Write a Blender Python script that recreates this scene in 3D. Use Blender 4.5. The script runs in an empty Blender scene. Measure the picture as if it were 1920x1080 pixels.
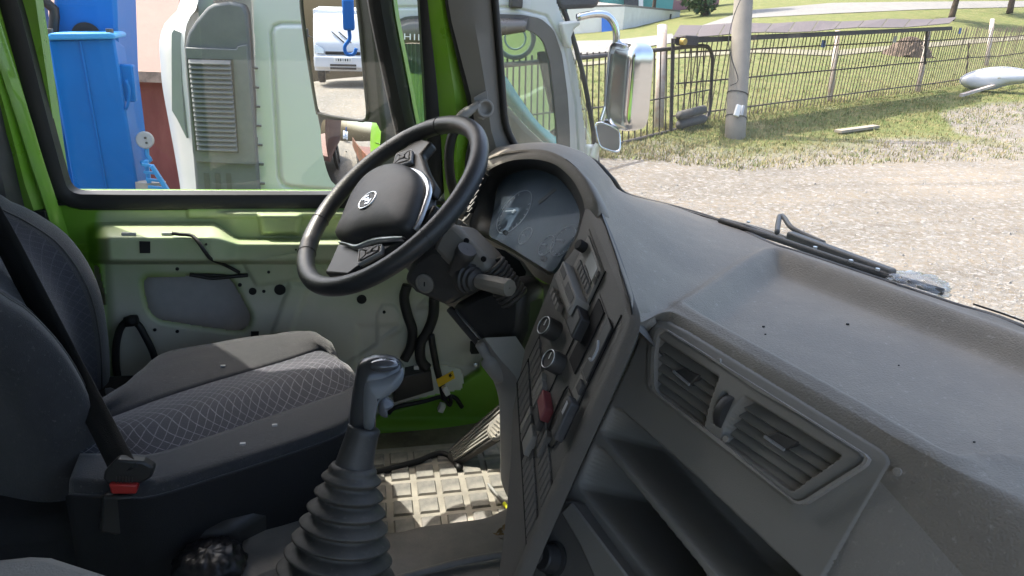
import bpy, bmesh, math, random
import numpy as np
from mathutils import Vector, Matrix
random.seed(7); rng = np.random.default_rng(7)
S = bpy.context.scene
COL = S.collection

# ------------------------------------------------------------------ camera
PSI, PIT, ROL, FOC = math.radians(15.4), math.radians(20.0), math.radians(3.65), 1400.0
CP = np.array([0.0, 0.0, 2.35])
FW = np.array([math.sin(PSI)*math.cos(PIT), math.cos(PSI)*math.cos(PIT), -math.sin(PIT)])
_r0 = np.array([math.cos(PSI), -math.sin(PSI), 0.0]); _u0 = np.cross(_r0, FW)
RT = math.cos(ROL)*_r0 + math.sin(ROL)*_u0
UP = -math.sin(ROL)*_r0 + math.cos(ROL)*_u0
cd = bpy.data.cameras.new('camera'); cam = bpy.data.objects.new('camera', cd); COL.objects.link(cam)
M = Matrix(((RT[0], UP[0], -FW[0], CP[0]), (RT[1], UP[1], -FW[1], CP[1]), (RT[2], UP[2], -FW[2], CP[2]), (0, 0, 0, 1)))
cam.matrix_world = M
cd.sensor_width = 36.0; cd.lens = 36.0*FOC/1920.0; cd.clip_start = 0.02; cd.clip_end = 2000
S.camera = cam

# ------------------------------------------------------------------ sky, sun, exposure
SUN_AZ_VEC = (-0.69, 0.725); SUN_EL = math.radians(58.5)
W = bpy.data.worlds.new("World"); S.world = W; W.use_nodes = True
nt = W.node_tree; nt.nodes.clear()
wo = nt.nodes.new('ShaderNodeOutputWorld'); wb = nt.nodes.new('ShaderNodeBackground'); sk = nt.nodes.new('ShaderNodeTexSky')
sk.sky_type = 'NISHITA'; sk.sun_disc = False; sk.sun_elevation = SUN_EL
sk.sun_rotation = math.atan2(SUN_AZ_VEC[0], SUN_AZ_VEC[1])
sk.air_density = 1.0; sk.dust_density = 5.0; sk.ozone_density = 0.6
wb.inputs[1].default_value = 0.15
nt.links.new(sk.outputs[0], wb.inputs[0]); nt.links.new(wb.outputs[0], wo.inputs[0])
sl = bpy.data.lights.new('sun', 'SUN'); so = bpy.data.objects.new('sun', sl); COL.objects.link(so)
sl.energy = 2.1; sl.angle = math.radians(0.55); sl.color = (1.0, 0.94, 0.84)
_h = math.hypot(*SUN_AZ_VEC)
SUNV = Vector((SUN_AZ_VEC[0]/_h*math.cos(SUN_EL), SUN_AZ_VEC[1]/_h*math.cos(SUN_EL), math.sin(SUN_EL)))
so.rotation_euler = SUNV.to_track_quat('Z', 'Y').to_euler()
so.location = (-6, 6, 12)
S.view_settings.view_transform = 'Standard'; S.view_settings.look = 'None'
S.view_settings.exposure = 2.05; S.view_settings.gamma = 1.0
S.cycles.use_denoising = True
S.cycles.max_bounces = 10; S.cycles.diffuse_bounces = 5; S.cycles.glossy_bounces = 4
S.cycles.transparent_max_bounces = 16; S.cycles.transmission_bounces = 6
S.cycles.sample_clamp_indirect = 6.0; S.cycles.caustics_reflective = False; S.cycles.caustics_refractive = False

# ------------------------------------------------------------------ pixel -> ray helpers (photo is 1920 x 1080)
def ray(x, y): return FW + (x-960)/FOC*RT - (y-540)/FOC*UP
def onax(x, y, ax, v):
    d = ray(x, y); return CP + d*(v-CP[ax])/d[ax]
def onY(x, y, v): return onax(x, y, 1, v)
def onX(x, y, v): return onax(x, y, 0, v)
def onZ(x, y, v): return onax(x, y, 2, v)
def dep(x, y, t): return CP + ray(x, y)*t
def onP(x, y, P, n):
    d = ray(x, y); return CP + d*(((np.asarray(P)-CP) @ n)/(d @ n))
def gridY(X, Y, v):
    d = FW+((X-960)/FOC)[..., None]*RT-((Y-540)/FOC)[..., None]*UP
    return CP+d*((v-CP[1])/d[..., 1])[..., None]
GX, GY, G0 = .03, .05, -.05
def gz(x, y): return G0 + GX*x + GY*y
def onG(x, y, up=0.0):
    d = ray(x, y); t = (G0+GX*CP[0]+GY*CP[1]-CP[2]+up)/(d[2]-GX*d[0]-GY*d[1]); return CP + d*t
def nrm(v):
    v = np.asarray(v, float); return v/np.linalg.norm(v)
def A(*p): return [np.asarray(q, float) for q in p]
def zz(x0, y0, s, pts): return [(x0+s*a, y0+s*b) for a, b in pts]   # enlarged-view coordinates -> photo pixels

# ------------------------------------------------------------------ geometry helpers
def rs(pts, n, smooth=False, closed=False):
    P = np.array(pts, float)
    if closed: P = np.vstack([P, P[:1]])
    if smooth and len(P) > 2:
        Q = []
        m = len(P)
        for i in range(m-1):
            p1, p2 = P[i], P[i+1]
            p0 = P[i-1] if i > 0 else (P[m-2] if closed else 2*p1-p2)
            p3 = P[i+2] if i+2 < m else (P[1] if closed else 2*p2-p1)
            for t in np.linspace(0, 1, 9)[:-1]:
                Q.append(.5*((2*p1)+(-p0+p2)*t+(2*p0-5*p1+4*p2-p3)*t*t+(-p0+3*p1-3*p2+p3)*t**3))
        Q.append(P[-1]); P = np.array(Q)
    L = np.concatenate([[0], np.cumsum(np.linalg.norm(np.diff(P, axis=0), axis=1))])
    t = np.linspace(0, L[-1], n+1 if closed else n)
    if closed: t = t[:-1]
    return np.stack([np.interp(t, L, P[:, k]) for k in range(P.shape[1])], 1)

def sdf(px, py, poly):
    poly = np.asarray(poly, float); px = np.asarray(px, float); py = np.asarray(py, float)
    d = np.full(px.shape, 1e9); ins = np.zeros(px.shape, bool); n = len(poly)
    for i in range(n):
        a, b = poly[i], poly[(i+1) % n]
        e = b-a; wx, wy = px-a[0], py-a[1]
        t = np.clip((wx*e[0]+wy*e[1])/max(e@e, 1e-12), 0, 1)
        d = np.minimum(d, np.hypot(wx-e[0]*t, wy-e[1]*t))
        c = ((a[1] > py) != (b[1] > py))
        with np.errstate(divide='ignore', invalid='ignore'):
            xc = (b[0]-a[0])*(py-a[1])/(b[1]-a[1] if b[1] != a[1] else 1e-9)+a[0]
        ins ^= c & (px < xc)
    return np.where(ins, -d, d)
def sst(a, b, x):
    t = np.clip((np.asarray(x, float)-a)/(b-a), 0, 1); return t*t*(3-2*t)

class MB:
    def __init__(s): s.v = []; s.f = []; s.col = None
    def add(s, vs, fs):
        o = len(s.v); s.v.extend([tuple(map(float, q)) for q in vs]); s.f.extend([tuple(i+o for i in f) for f in fs]); return s
    def box(s, c, size, ax=None):
        c = np.asarray(c, float); h = np.asarray(size, float)/2
        X = np.eye(3) if ax is None else np.array(ax)
        vs = [c+X[0]*h[0]*i+X[1]*h[1]*j+X[2]*h[2]*k for i in (-1, 1) for j in (-1, 1) for k in (-1, 1)]
        return s.add(vs, [(0, 1, 3, 2), (4, 6, 7, 5), (0, 4, 5, 1), (2, 3, 7, 6), (0, 2, 6, 4), (1, 5, 7, 3)])
    def bar(s, a, b, w, h, up=(0, 0, 1)):
        a = np.asarray(a, float); b = np.asarray(b, float); d = b-a; L = np.linalg.norm(d); d /= L
        x = np.cross(d, up)
        if np.linalg.norm(x) < 1e-4: x = np.cross(d, (1, 0, 0))
        x = nrm(x); z = np.cross(x, d)
        return s.box((a+b)/2, (w, L, h), (x, d, z))
    def tube(s, pts, r, n=8, cap=True, flat=None):
        P = np.array(pts, float); m = len(P); r = np.broadcast_to(np.asarray(r, float), (m,))
        T = np.gradient(P, axis=0); T /= np.linalg.norm(T, axis=1)[:, None]+1e-12
        u = np.cross(T[0], (0, 0, 1.0))
        if np.linalg.norm(u) < .05: u = np.cross(T[0], (1.0, 0, 0))
        u = nrm(u); vs = []
        for i in range(m):
            u = nrm(u-T[i]*(u@T[i])); w = np.cross(T[i], u)
            for k in range(n):
                a = 2*math.pi*k/n; vs.append(P[i]+r[i]*(math.cos(a)*u+math.sin(a)*w*(flat or 1)))
        fs = [(i*n+k, i*n+(k+1) % n, (i+1)*n+(k+1) % n, (i+1)*n+k) for i in range(m-1) for k in range(n)]
        if cap: fs += [tuple(reversed(range(n))), tuple((m-1)*n+k for k in range(n))]
        return s.add(vs, fs)
    def torus(s, c, ax, R, r, n=48, m=10):
        ax = nrm(ax); u = np.cross(ax, (0, 1, 0.01)); u = nrm(u); w = np.cross(ax, u); c = np.asarray(c, float)
        vs = []
        for i in range(n):
            a = 2*math.pi*i/n; e = math.cos(a)*u+math.sin(a)*w
            for k in range(m):
                b = 2*math.pi*k/m; vs.append(c+e*(R+r*math.cos(b))+ax*r*math.sin(b))
        return s.add(vs, [(i*m+k, ((i+1) % n)*m+k, ((i+1) % n)*m+(k+1) % m, i*m+(k+1) % m) for i in range(n) for k in range(m)])
    def lathe(s, a, ax, prof, n=24, cap=True):
        a = np.asarray(a, float); ax = nrm(ax); u = np.cross(ax, (0, 1, 0)); 
        if np.linalg.norm(u) < .05: u = np.cross(ax, (1, 0, 0))
        u = nrm(u); w = np.cross(ax, u); vs = []
        for r, h in prof:
            for k in range(n):
                t = 2*math.pi*k/n; vs.append(a+ax*h+r*(math.cos(t)*u+math.sin(t)*w))
        m = len(prof)
        fs = [(i*n+k, i*n+(k+1) % n, (i+1)*n+(k+1) % n, (i+1)*n+k) for i in range(m-1) for k in range(n)]
        if cap: fs += [tuple(reversed(range(n))), tuple((m-1)*n+k for k in range(n))]
        return s.add(vs, fs)
    def grid(s, G, keep=None, closed=False):
        G = np.asarray(G, float); a, b = G.shape[:2]
        fs = []
        for i in range(a-1):
            for j in range(b if closed else b-1):
                j2 = (j+1) % b
                if keep is None or keep[i, j]: fs.append((i*b+j, i*b+j2, (i+1)*b+j2, (i+1)*b+j))
        return s.add(G.reshape(-1, 3), fs)
    def loft(s, rows, n=24, smooth=True, closed=False, m=None):
        G = np.stack([rs(r, n, smooth, closed) for r in rows])
        if m: G = np.stack([rs(G[:, j], m, True) for j in range(G.shape[1])], 1)
        return s.grid(G, closed=closed)
    def plate(s, poly, n, th):          # polygon front face at the given points, thickness th away along -n
        n = nrm(n); P = np.array(poly, float); k = len(P)
        vs = list(P)+list(P-n*th)
        return s.add(vs, [tuple(range(k)), tuple(reversed(range(k, 2*k)))]+[(i, k+i, k+(i+1) % k, (i+1) % k) for i in range(k)])
    def ring(s, outer, inner, n, th):   # same number of points
        n = nrm(n); O = np.array(outer, float); I = np.array(inner, float); k = len(O)
        vs = list(O)+list(I)+list(O-n*th)+list(I-n*th); fs = []
        for i in range(k):
            j = (i+1) % k
            fs += [(i, j, k+j, k+i), (2*k+i, 3*k+i, 3*k+j, 2*k+j), (i, 2*k+i, 2*k+j, j), (k+i, k+j, 3*k+j, 3*k+i)]
        return s.add(vs, fs)
    def mesh(s, name, smooth=False):
        me = bpy.data.meshes.new(name); me.from_pydata(s.v, [], s.f)
        bm = bmesh.new(); bm.from_mesh(me); bmesh.ops.recalc_face_normals(bm, faces=bm.faces); bm.to_mesh(me); bm.free()
        if smooth:
            for p in me.polygons: p.use_smooth = True
        return me
    def build(s, name, mat, parent=None, smooth=False, bevel=0, solid=0, sub=0, attr=None, auto=None):
        me = s.mesh(name, smooth or auto is not None)
        me.materials.append(mat)
        if attr is not None:
            at = me.attributes.new('paint', 'FLOAT', 'POINT'); at.data.foreach_set('value', np.asarray(attr, np.float32).ravel())
        if auto is not None:
            try: me.set_sharp_from_angle(angle=math.radians(auto))
            except Exception: pass
        o = bpy.data.objects.new(name, me); COL.objects.link(o)
        # origin at the piece itself
        c = np.mean(np.array(s.v), axis=0) if s.v else np.zeros(3)
        me.transform(Matrix.Translation(Vector(-c))); o.location = Vector(c)
        if parent is not None: par(o, parent)
        if solid:
            m = o.modifiers.new('solid', 'SOLIDIFY'); m.thickness = solid; m.offset = -1
        if bevel:
            m = o.modifiers.new('bevel', 'BEVEL'); m.width = bevel; m.segments = 2; m.limit_method = 'ANGLE'; m.angle_limit = math.radians(35)
            if not smooth and auto is None:
                for p in me.polygons: p.use_smooth = True
                try: me.set_sharp_from_angle(angle=math.radians(30))
                except Exception: pass
        if sub:
            m = o.modifiers.new('sub', 'SUBSURF'); m.levels = sub; m.render_levels = sub
        return o
def wloc(o):
    v = Vector(o.location); p = o.parent
    while p is not None: v = v+p['_rel'] if False else v; p = p.parent
    return v
WPOS = {}
def par(o, parent):
    pw = WPOS.get(parent.name, None)
    ow = Vector(o.location)
    WPOS[o.name] = ow.copy()
    if pw is None: pw = Vector(parent.location)
    o.parent = parent; o.location = ow-pw
def thing(name, label, cat, loc, group=None):
    o = bpy.data.objects.new(name, None); COL.objects.link(o); o.location = Vector(loc); o.empty_display_size = .2
    WPOS[o.name] = Vector(loc)
    tag(o, label, cat, group); return o
def node(name, parent, loc):
    o = bpy.data.objects.new(name, None); COL.objects.link(o); o.location = Vector(loc); o.empty_display_size = .05
    par(o, parent); return o
def tag(o, label=None, cat=None, group=None, kind=None):
    if o.name not in WPOS: WPOS[o.name] = Vector(o.location)
    if label: o['label'] = label
    if cat: o['category'] = cat
    if group: o['group'] = group
    if kind: o['kind'] = kind
    return o
def lab(o, text): o['label'] = text; return o
def inst(name, me, parent, loc, rot=(0, 0, 0), scale=(1, 1, 1)):
    o = bpy.data.objects.new(name, me); COL.objects.link(o); o.location = Vector(loc); o.rotation_euler = rot; o.scale = scale
    par(o, parent); return o

# ------------------------------------------------------------------ materials
def mat(name, col, rough=.6, metal=0.0, var=.12, vs=6.0, bump=0.0, bs=200.0, col2=None, dirt=None, dirt_amt=.0, dirt_scale=3.0, coat=0.0, spec=.5, stretch=None, sheen=0.0, emit=None, alpha=None, speck=0.0, speck_col=(.5, .47, .42), speck_scale=110.0):
    m = bpy.data.materials.new(name); m.use_nodes = True; t = m.node_tree; N = t.nodes; L = t.links
    b = N['Principled BSDF']
    tc = N.new('ShaderNodeTexCoord'); src = tc.outputs['Object']
    if stretch:
        mp = N.new('ShaderNodeMapping'); mp.inputs['Scale'].default_value = stretch; L.new(src, mp.inputs['Vector']); src = mp.outputs[0]
    b.inputs['Roughness'].default_value = rough; b.inputs['Metallic'].default_value = metal
    b.inputs['Specular IOR Level'].default_value = spec
    if coat: b.inputs['Coat Weight'].default_value = coat; b.inputs['Coat Roughness'].default_value = .12
    if sheen: b.inputs['Sheen Weight'].default_value = sheen
    n1 = N.new('ShaderNodeTexNoise'); n1.inputs['Scale'].default_value = vs; n1.inputs['Detail'].default_value = 6; n1.inputs['Roughness'].default_value = .62
    L.new(src, n1.inputs['Vector'])
    mx = N.new('ShaderNodeMix'); mx.data_type = 'RGBA'
    c = np.array(col[:3]); c2 = np.array(col2[:3]) if col2 else None
    mx.inputs['A'].default_value = (*(c*(1-var) if c2 is None else c), 1); mx.inputs['B'].default_value = (*(c*(1+var) if c2 is None else c2), 1)
    rp = N.new('ShaderNodeMapRange'); rp.inputs['From Min'].default_value = .3; rp.inputs['From Max'].default_value = .7
    L.new(n1.outputs['Fac'], rp.inputs['Value']); L.new(rp.outputs[0], mx.inputs['Factor'])
    out = mx.outputs['Result']
    if dirt:
        n2 = N.new('ShaderNodeTexNoise'); n2.inputs['Scale'].default_value = dirt_scale; n2.inputs['Detail'].default_value = 8; n2.inputs['Roughness'].default_value = .7
        L.new(src, n2.inputs['Vector'])
        r2 = N.new('ShaderNodeMapRange'); r2.inputs['From Min'].default_value = .42; r2.inputs['From Max'].default_value = .75; r2.inputs['To Max'].default_value = dirt_amt
        L.new(n2.outputs['Fac'], r2.inputs['Value'])
        m2 = N.new('ShaderNodeMix'); m2.data_type = 'RGBA'; m2.inputs['B'].default_value = (*dirt, 1)
        L.new(r2.outputs[0], m2.inputs['Factor']); L.new(out, m2.inputs['A']); out = m2.outputs['Result']
    if speck:
        n4 = N.new('ShaderNodeTexNoise'); n4.inputs['Scale'].default_value = speck_scale; n4.inputs['Detail'].default_value = 4; n4.inputs['Roughness'].default_value = .7; L.new(src, n4.inputs['Vector'])
        r4 = N.new('ShaderNodeMapRange'); r4.inputs['From Min'].default_value = .60; r4.inputs['From Max'].default_value = .72; r4.inputs['To Max'].default_value = speck; L.new(n4.outputs['Fac'], r4.inputs['Value'])
        m4 = N.new('ShaderNodeMix'); m4.data_type = 'RGBA'; m4.inputs['B'].default_value = (*speck_col, 1); L.new(r4.outputs[0], m4.inputs['Factor']); L.new(out, m4.inputs['A']); out = m4.outputs['Result']
    L.new(out, b.inputs['Base Color'])
    rr = N.new('ShaderNodeMapRange'); rr.inputs['To Min'].default_value = max(.02, rough-.08); rr.inputs['To Max'].default_value = min(1, rough+.1)
    L.new(n1.outputs['Fac'], rr.inputs['Value']); L.new(rr.outputs[0], b.inputs['Roughness'])
    if bump:
        n3 = N.new('ShaderNodeTexNoise'); n3.inputs['Scale'].default_value = bs; n3.inputs['Detail'].default_value = 3
        L.new(src, n3.inputs['Vector'])
        bp = N.new('ShaderNodeBump'); bp.inputs['Strength'].default_value = bump; bp.inputs['Distance'].default_value = .002
        L.new(n3.outputs['Fac'], bp.inputs['Height']); L.new(bp.outputs[0], b.inputs['Normal'])
    if emit: b.inputs['Emission Color'].default_value = (*emit, 1); b.inputs['Emission Strength'].default_value = 1
    return m
def glass(name, tint=(1, 1, 1), refl=.10, dust=0.0, dustcol=(.75, .73, .68), edge=.8):
    m = bpy.data.materials.new(name); m.use_nodes = True; t = m.node_tree; N = t.nodes; L = t.links; N.clear()
    o = N.new('ShaderNodeOutputMaterial'); tr = N.new('ShaderNodeBsdfTransparent'); tr.inputs[0].default_value = (*tint, 1)
    gl = N.new('ShaderNodeBsdfGlossy'); gl.inputs['Roughness'].default_value = .02
    lw = N.new('ShaderNodeLayerWeight'); lw.inputs['Blend'].default_value = .5      # Schlick: same from both sides of a thin pane
    pw_ = N.new('ShaderNodeMath'); pw_.operation = 'POWER'; pw_.inputs[1].default_value = 5.0; L.new(lw.outputs['Facing'], pw_.inputs[0])
    ml = N.new('ShaderNodeMath'); ml.operation = 'MULTIPLY_ADD'; ml.inputs[1].default_value = edge; ml.inputs[2].default_value = refl; ml.use_clamp = True
    L.new(pw_.outputs[0], ml.inputs[0])
    m1 = N.new('ShaderNodeMixShader'); L.new(ml.outputs[0], m1.inputs[0]); L.new(tr.outputs[0], m1.inputs[1]); L.new(gl.outputs[0], m1.inputs[2])
    out = m1.outputs[0]
    if dust:
        df = N.new('ShaderNodeBsdfDiffuse'); df.inputs[0].default_value = (*dustcol, 1)
        tl = N.new('ShaderNodeBsdfTranslucent'); tl.inputs[0].default_value = (*dustcol, 1)
        md = N.new('ShaderNodeMixShader'); md.inputs[0].default_value = .6; L.new(df.outputs[0], md.inputs[1]); L.new(tl.outputs[0], md.inputs[2])
        tc = N.new('ShaderNodeTexCoord'); nz = N.new('ShaderNodeTexNoise'); nz.inputs['Scale'].default_value = 5; nz.inputs['Detail'].default_value = 9; nz.inputs['Roughness'].default_value = .65
        L.new(tc.outputs['Object'], nz.inputs['Vector'])
        mr = N.new('ShaderNodeMapRange'); mr.inputs['From Min'].default_value = .3; mr.inputs['From Max'].default_value = .75; mr.inputs['To Min'].default_value = dust*.6; mr.inputs['To Max'].default_value = dust*1.5
        L.new(nz.outputs['Fac'], mr.inputs['Value'])
        m2 = N.new('ShaderNodeMixShader'); L.new(mr.outputs[0], m2.inputs[0]); L.new(out, m2.inputs[1]); L.new(md.outputs[0], m2.inputs[2]); out = m2.outputs[0]
    L.new(out, o.inputs[0]); return m
DUST = (.42, .38, .32)
GREEN = (.20, .45, .03)
m_green = mat('green_paint', GREEN, .28, var=.06, coat=.5, dirt=(.30, .30, .2), dirt_amt=.35, dirt_scale=5)
m_dash = mat('dash_plastic', (.29, .272, .245), .6, var=.08, vs=5, bump=.6, bs=380, dirt=(.38, .345, .30), dirt_amt=.5, dirt_scale=4, spec=.35, speck=.35)
m_dashtop = mat('dash_top_plastic', (.258, .234, .20), .65, var=.10, vs=4, bump=.7, bs=340, dirt=(.38, .335, .27), dirt_amt=.6, dirt_scale=5.0, spec=.3, speck=.4, speck_scale=90)
m_dash2 = mat('dash_insert_plastic', (.25, .236, .21), .55, var=.05, vs=4, bump=.2, bs=500, dirt=(.2, .18, .15), dirt_amt=.3)
m_dark = mat('dark_plastic', (.042, .041, .040), .5, var=.12, vs=8, dirt=(.14, .125, .11), dirt_amt=.35, speck=.25, speck_col=(.2, .18, .16))
m_black = mat('black_plastic', (.024, .024, .024), .42, var=.1, vs=8, dirt=(.1, .09, .08), dirt_amt=.25)
m_seal = mat('black_rubber', (.012, .012, .012), .5, var=.1)
m_leather = mat('wheel_leather', (.032, .033, .035), .38, var=.1, vs=12, bump=.3, bs=320, dirt=(.09, .085, .08), dirt_amt=.2)
m_pad = mat('airbag_plastic', (.034, .036, .040), .5, var=.08, vs=10, bump=.2, bs=500, dirt=(.14, .12, .10), dirt_amt=.35, dirt_scale=9)
m_silver = mat('silver_trim', (.62, .64, .66), .3, metal=.85, var=.05)
m_chrome = mat('chrome', (.66, .67, .68), .12, metal=1.0, var=.03)
m_stack = mat('stack_plastic', (.125, .119, .108), .5, var=.08, vs=5, bump=.25, bs=450, dirt=(.17, .155, .135), dirt_amt=.45, dirt_scale=6, speck=.2, speck_col=(.25, .23, .2))
m_pillar = mat('pillar_trim', (.26, .252, .235), .6, var=.05, bump=.2, bs=500, dirt=(.25, .23, .2), dirt_amt=.2)
m_knee = mat('grey_dusty_plastic', (.30, .30, .295), .6, var=.08, vs=5, dirt=DUST, dirt_amt=.5, dirt_scale=6)
m_tunnel = mat('tunnel_cover', (.17, .16, .15), .62, var=.12, vs=5, bump=.3, bs=260, dirt=(.34, .30, .25), dirt_amt=.55, dirt_scale=5)
m_floor = mat('dirty_floor', (.16, .13, .09), .8, var=.25, vs=7, bump=.4, bs=90, dirt=(.36, .31, .24), dirt_amt=.8, dirt_scale=6)
m_matt = mat('mat_rubber', (.30, .275, .235), .8, var=.2, vs=9, bump=.4, bs=160, dirt=(.50, .45, .38), dirt_amt=.8, dirt_scale=8)
m_matb = mat('mat_block_rubber', (.21, .20, .185), .62, var=.25, vs=14, bump=.3, bs=160, dirt=(.42, .38, .32), dirt_amt=.8, dirt_scale=14)
m_lining = mat('grey_lining', (.30, .30, .29), .8, var=.05)
m_fabric = mat('seat_fabric', (.027, .027, .031), .9, var=.18, vs=40, bump=.6, bs=700, sheen=.35, dirt=(.07, .065, .065), dirt_amt=.3, dirt_scale=12, speck=.30, speck_col=(.22, .21, .2), speck_scale=170)
m_fabdark = mat('seat_side_fabric', (.010, .010, .011), .95, var=.15, vs=40, bump=.5, bs=700)
m_belt = mat('belt_webbing', (.008, .008, .008), .7, var=.1, bump=.5, bs=600)
m_red = mat('red_plastic', (.42, .03, .025), .4, var=.1)
m_redsw = mat('red_switch', (.22, .045, .05), .45, var=.1, dirt=(.2, .15, .14), dirt_amt=.3)
m_grey = mat('light_grey_plastic', (.35, .36, .38), .45, var=.05, dirt=DUST, dirt_amt=.2)
m_wire = mat('cable_black', (.015, .015, .015), .55, var=.1)
m_yellow = mat('yellow_tape', (.75, .48, .015), .5, var=.06)
m_white = mat('white_plastic', (.7, .7, .68), .5, var=.05)
m_skin = mat('door_skin_inside', (.40, .40, .41), .75, var=.07, vs=30)
m_hole = mat('hole_and_part_black', (.006, .006, .006), .7, var=.1)  # flat black for small parts, and for painted-in shade inside openings
m_windshield = glass('windshield_glass', (.95, .97, .96), .04, .04)
m_sideglass = glass('side_glass', (.97, .99, .98), .035, .004)
m_tglass = glass('tinted_glass', (.78, .9, .85), .10, .03)
m_mirror = mat('mirror_glass', (.86, .88, .88), .0, metal=1.0, var=.01)
for _l in list(m_mirror.node_tree.nodes['Principled BSDF'].inputs['Roughness'].links): m_mirror.node_tree.links.remove(_l)
m_mirror.node_tree.nodes['Principled BSDF'].inputs['Roughness'].default_value = 0.0
# ================================================================== the green truck whose cab we sit in
truck = thing('green_truck', 'lime green truck with stripped grey-green door panel, whose dusty cab we look from', 'truck', (0.0, 0.7, 0.0))
T = truck
YD = 1.85                                   # inner sheet of the driver's door
# windscreen base curve (left corner -> centre -> right corner, mirrored about the cab's middle)
YM = .65
_b = [onY(964, 279, 1.80), onY(1015, 281, 1.77), onY(1060, 286, 1.74), onY(1110, 300, 1.70), onZ(1170, 362, 1.955), onZ(1260, 386, 1.95), onZ(1350, 414, 1.945), onZ(1440, 455, 1.95), onZ(1640, 521, 1.95), onZ(1920, 615, 1.95)]
_half = [np.array(q) for q in _b]
_c = np.array([1.07, YM, 1.95])
BASE = _half+[_c]+[np.array([q[0], 2*YM-q[1], q[2]]) for q in reversed(_half)]
# cab shell -------------------------------------------------------
MB().box((-.03, .65, 1.26), (1.84, 2.36, .06)).build('cab_floor', m_floor, T)
MB().box((-.97, .65, 2.1), (.04, 2.5, 1.8)).build('rear_wall', m_lining, T)
MB().box((-.08, .65, 2.98), (1.86, 2.52, .05)).build('roof', m_lining, T)
# passenger side
MB().box((-.76, -.56, 2.1), (.4, .05, 1.75)).build('rear_side_panel', m_green, T)
MB().box((-.76, 1.90, 2.1), (.4, .05, 1.75)).build('rear_side_panel', m_green, T)
MB().bar((.5, -.54, 1.95), (.42, -.52, 2.95), .1, .12).build('front_pillar', m_green, T)
MB().box((0, -.55, 2.88), (1.3, .06, .16)).build('roof_rail', m_lining, T)
MB().box((0, 1.88, 2.83), (1.3, .08, .24)).build('roof_rail', m_lining, T)
# the passenger door stands open, swung forward on its hinges
pd = node('passenger_door', T, (.50, -.60, 1.3))
MB().plate([(.52, -.62, 1.28), (.68, -1.62, 1.28), (.68, -1.62, 1.92), (.52, -.62, 1.92)], nrm((-1, -.16, 0)), .06).build('door_panel', m_green, pd, bevel=.01)
MB().plate([(.55, -.62, 1.92), (.71, -1.58, 1.92), (.66, -1.54, 2.7), (.50, -.62, 2.7)], nrm((-1, -.16, 0)), .004).build('door_glass', m_sideglass, pd)
MB().tube(rs([(.56, -.62, 1.94), (.52, -.60, 2.72), (.67, -1.56, 2.72), (.72, -1.6, 1.94)], 30), .03, 8).build('glass_frame', m_seal, pd, smooth=True)
# front panel below the windscreen
low = [np.array([q[0]+.06, q[1], 1.0]) for q in BASE]
mid = [np.array([q[0]+.06, q[1], q[2]-.09]) for q in BASE]
MB().loft([mid, low], 60).build('front_panel', m_green, T, smooth=True, solid=.01)
# windscreen glass
gb = [np.array([q[0]+.012, q[1], q[2]-.02]) for q in BASE]
gt = [np.array([.86-.36*(abs(q[1]-YM)/1.15)**3, YM+(q[1]-YM)*.97, 2.97]) for q in BASE]
MB().loft([gb, gt], 60).build('windscreen', m_windshield, T, smooth=True)
# driver's A pillar: green metal and grey trim
def strip(lp, rp, name, mt, yl, yr, th, n=14, par_=T, back=None, **k):
    Lp = rs([onY(*q, yl) for q in lp], n, True); Rp = rs([onY(*q, yr) for q in rp], n, True)
    G = np.stack([Lp, Lp*.5+Rp*.5+np.array([0, -th*.35, 0]), Rp, Rp+np.array([.01, th, 0]), Lp+np.array([0, th, 0]), Lp], 1)
    return MB().grid(G).build(name, mt, par_, auto=40, **k)
strip([(838, -150), (840, 0), (862, 100), (884, 190), (893, 260), (903, 310)], [(915, -150), (923, 0), (933, 117), (941, 218), (952, 255), (975, 290)], 'pillar_trim', m_pillar, 1.79, 1.765, .05)
strip([(790, -150), (800, 0), (818, 150), (826, 250), (832, 345), (838, 420)], [(838, -150), (847, 0), (866, 110), (882, 200), (880, 290), (880, 400)], 'pillar_post', m_green, 1.835, 1.82, .06)
MB().tube(rs([onY(*q, 1.80) for q in [(836, -150), (843, 0), (863, 100), (884, 190), (890, 240), (880, 300), (878, 370)]], 30, True), .011, 8).build('pillar_seal', m_seal, T, smooth=True)
MB().tube(rs([onY(*q, 1.76) for q in [(919, -120), (928, 0), (938, 117), (946, 218), (955, 252), (974, 288)]], 30, True), .009, 8).build('windscreen_seal', m_seal, T, smooth=True)
# grab handle root on the pillar
hs = onY(908, 203, 1.745)
nd = node('grab_handle', T, hs)
MB().plate([onY(x, y, 1.757) for x, y in zz(540, 0, .389, [(893, 470), (955, 437), (962, 440), (972, 555), (940, 580), (912, 570)])], (0, -1, 0), .004).build('base_plate', m_pillar, nd, bevel=.003)
MB().lathe(hs, (0.15, -1, .1), [(.0175, -.008), (.0215, .004), (.0215, .008), (.015, .008), (.013, -.002), (.001, -.002)], 24, cap=False).build('socket', m_pillar, nd, smooth=True)
MB().tube(rs([onY(898, 196, 1.745), onY(884, 205, 1.74), onY(868, 216, 1.735), onY(850, 238, 1.735)], 12, True), [.010]*4+[.012]*8, 10).build('handle_arm', m_pillar, nd, smooth=True)
# second curved seal seen through the wheel
MB().tube(rs([onY(*q, 1.78) for q in [(868, 235), (850, 250), (842, 290), (846, 340), (858, 380)]], 20, True), .012, 8).build('door_seal_loop', m_seal, T, smooth=True)

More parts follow.
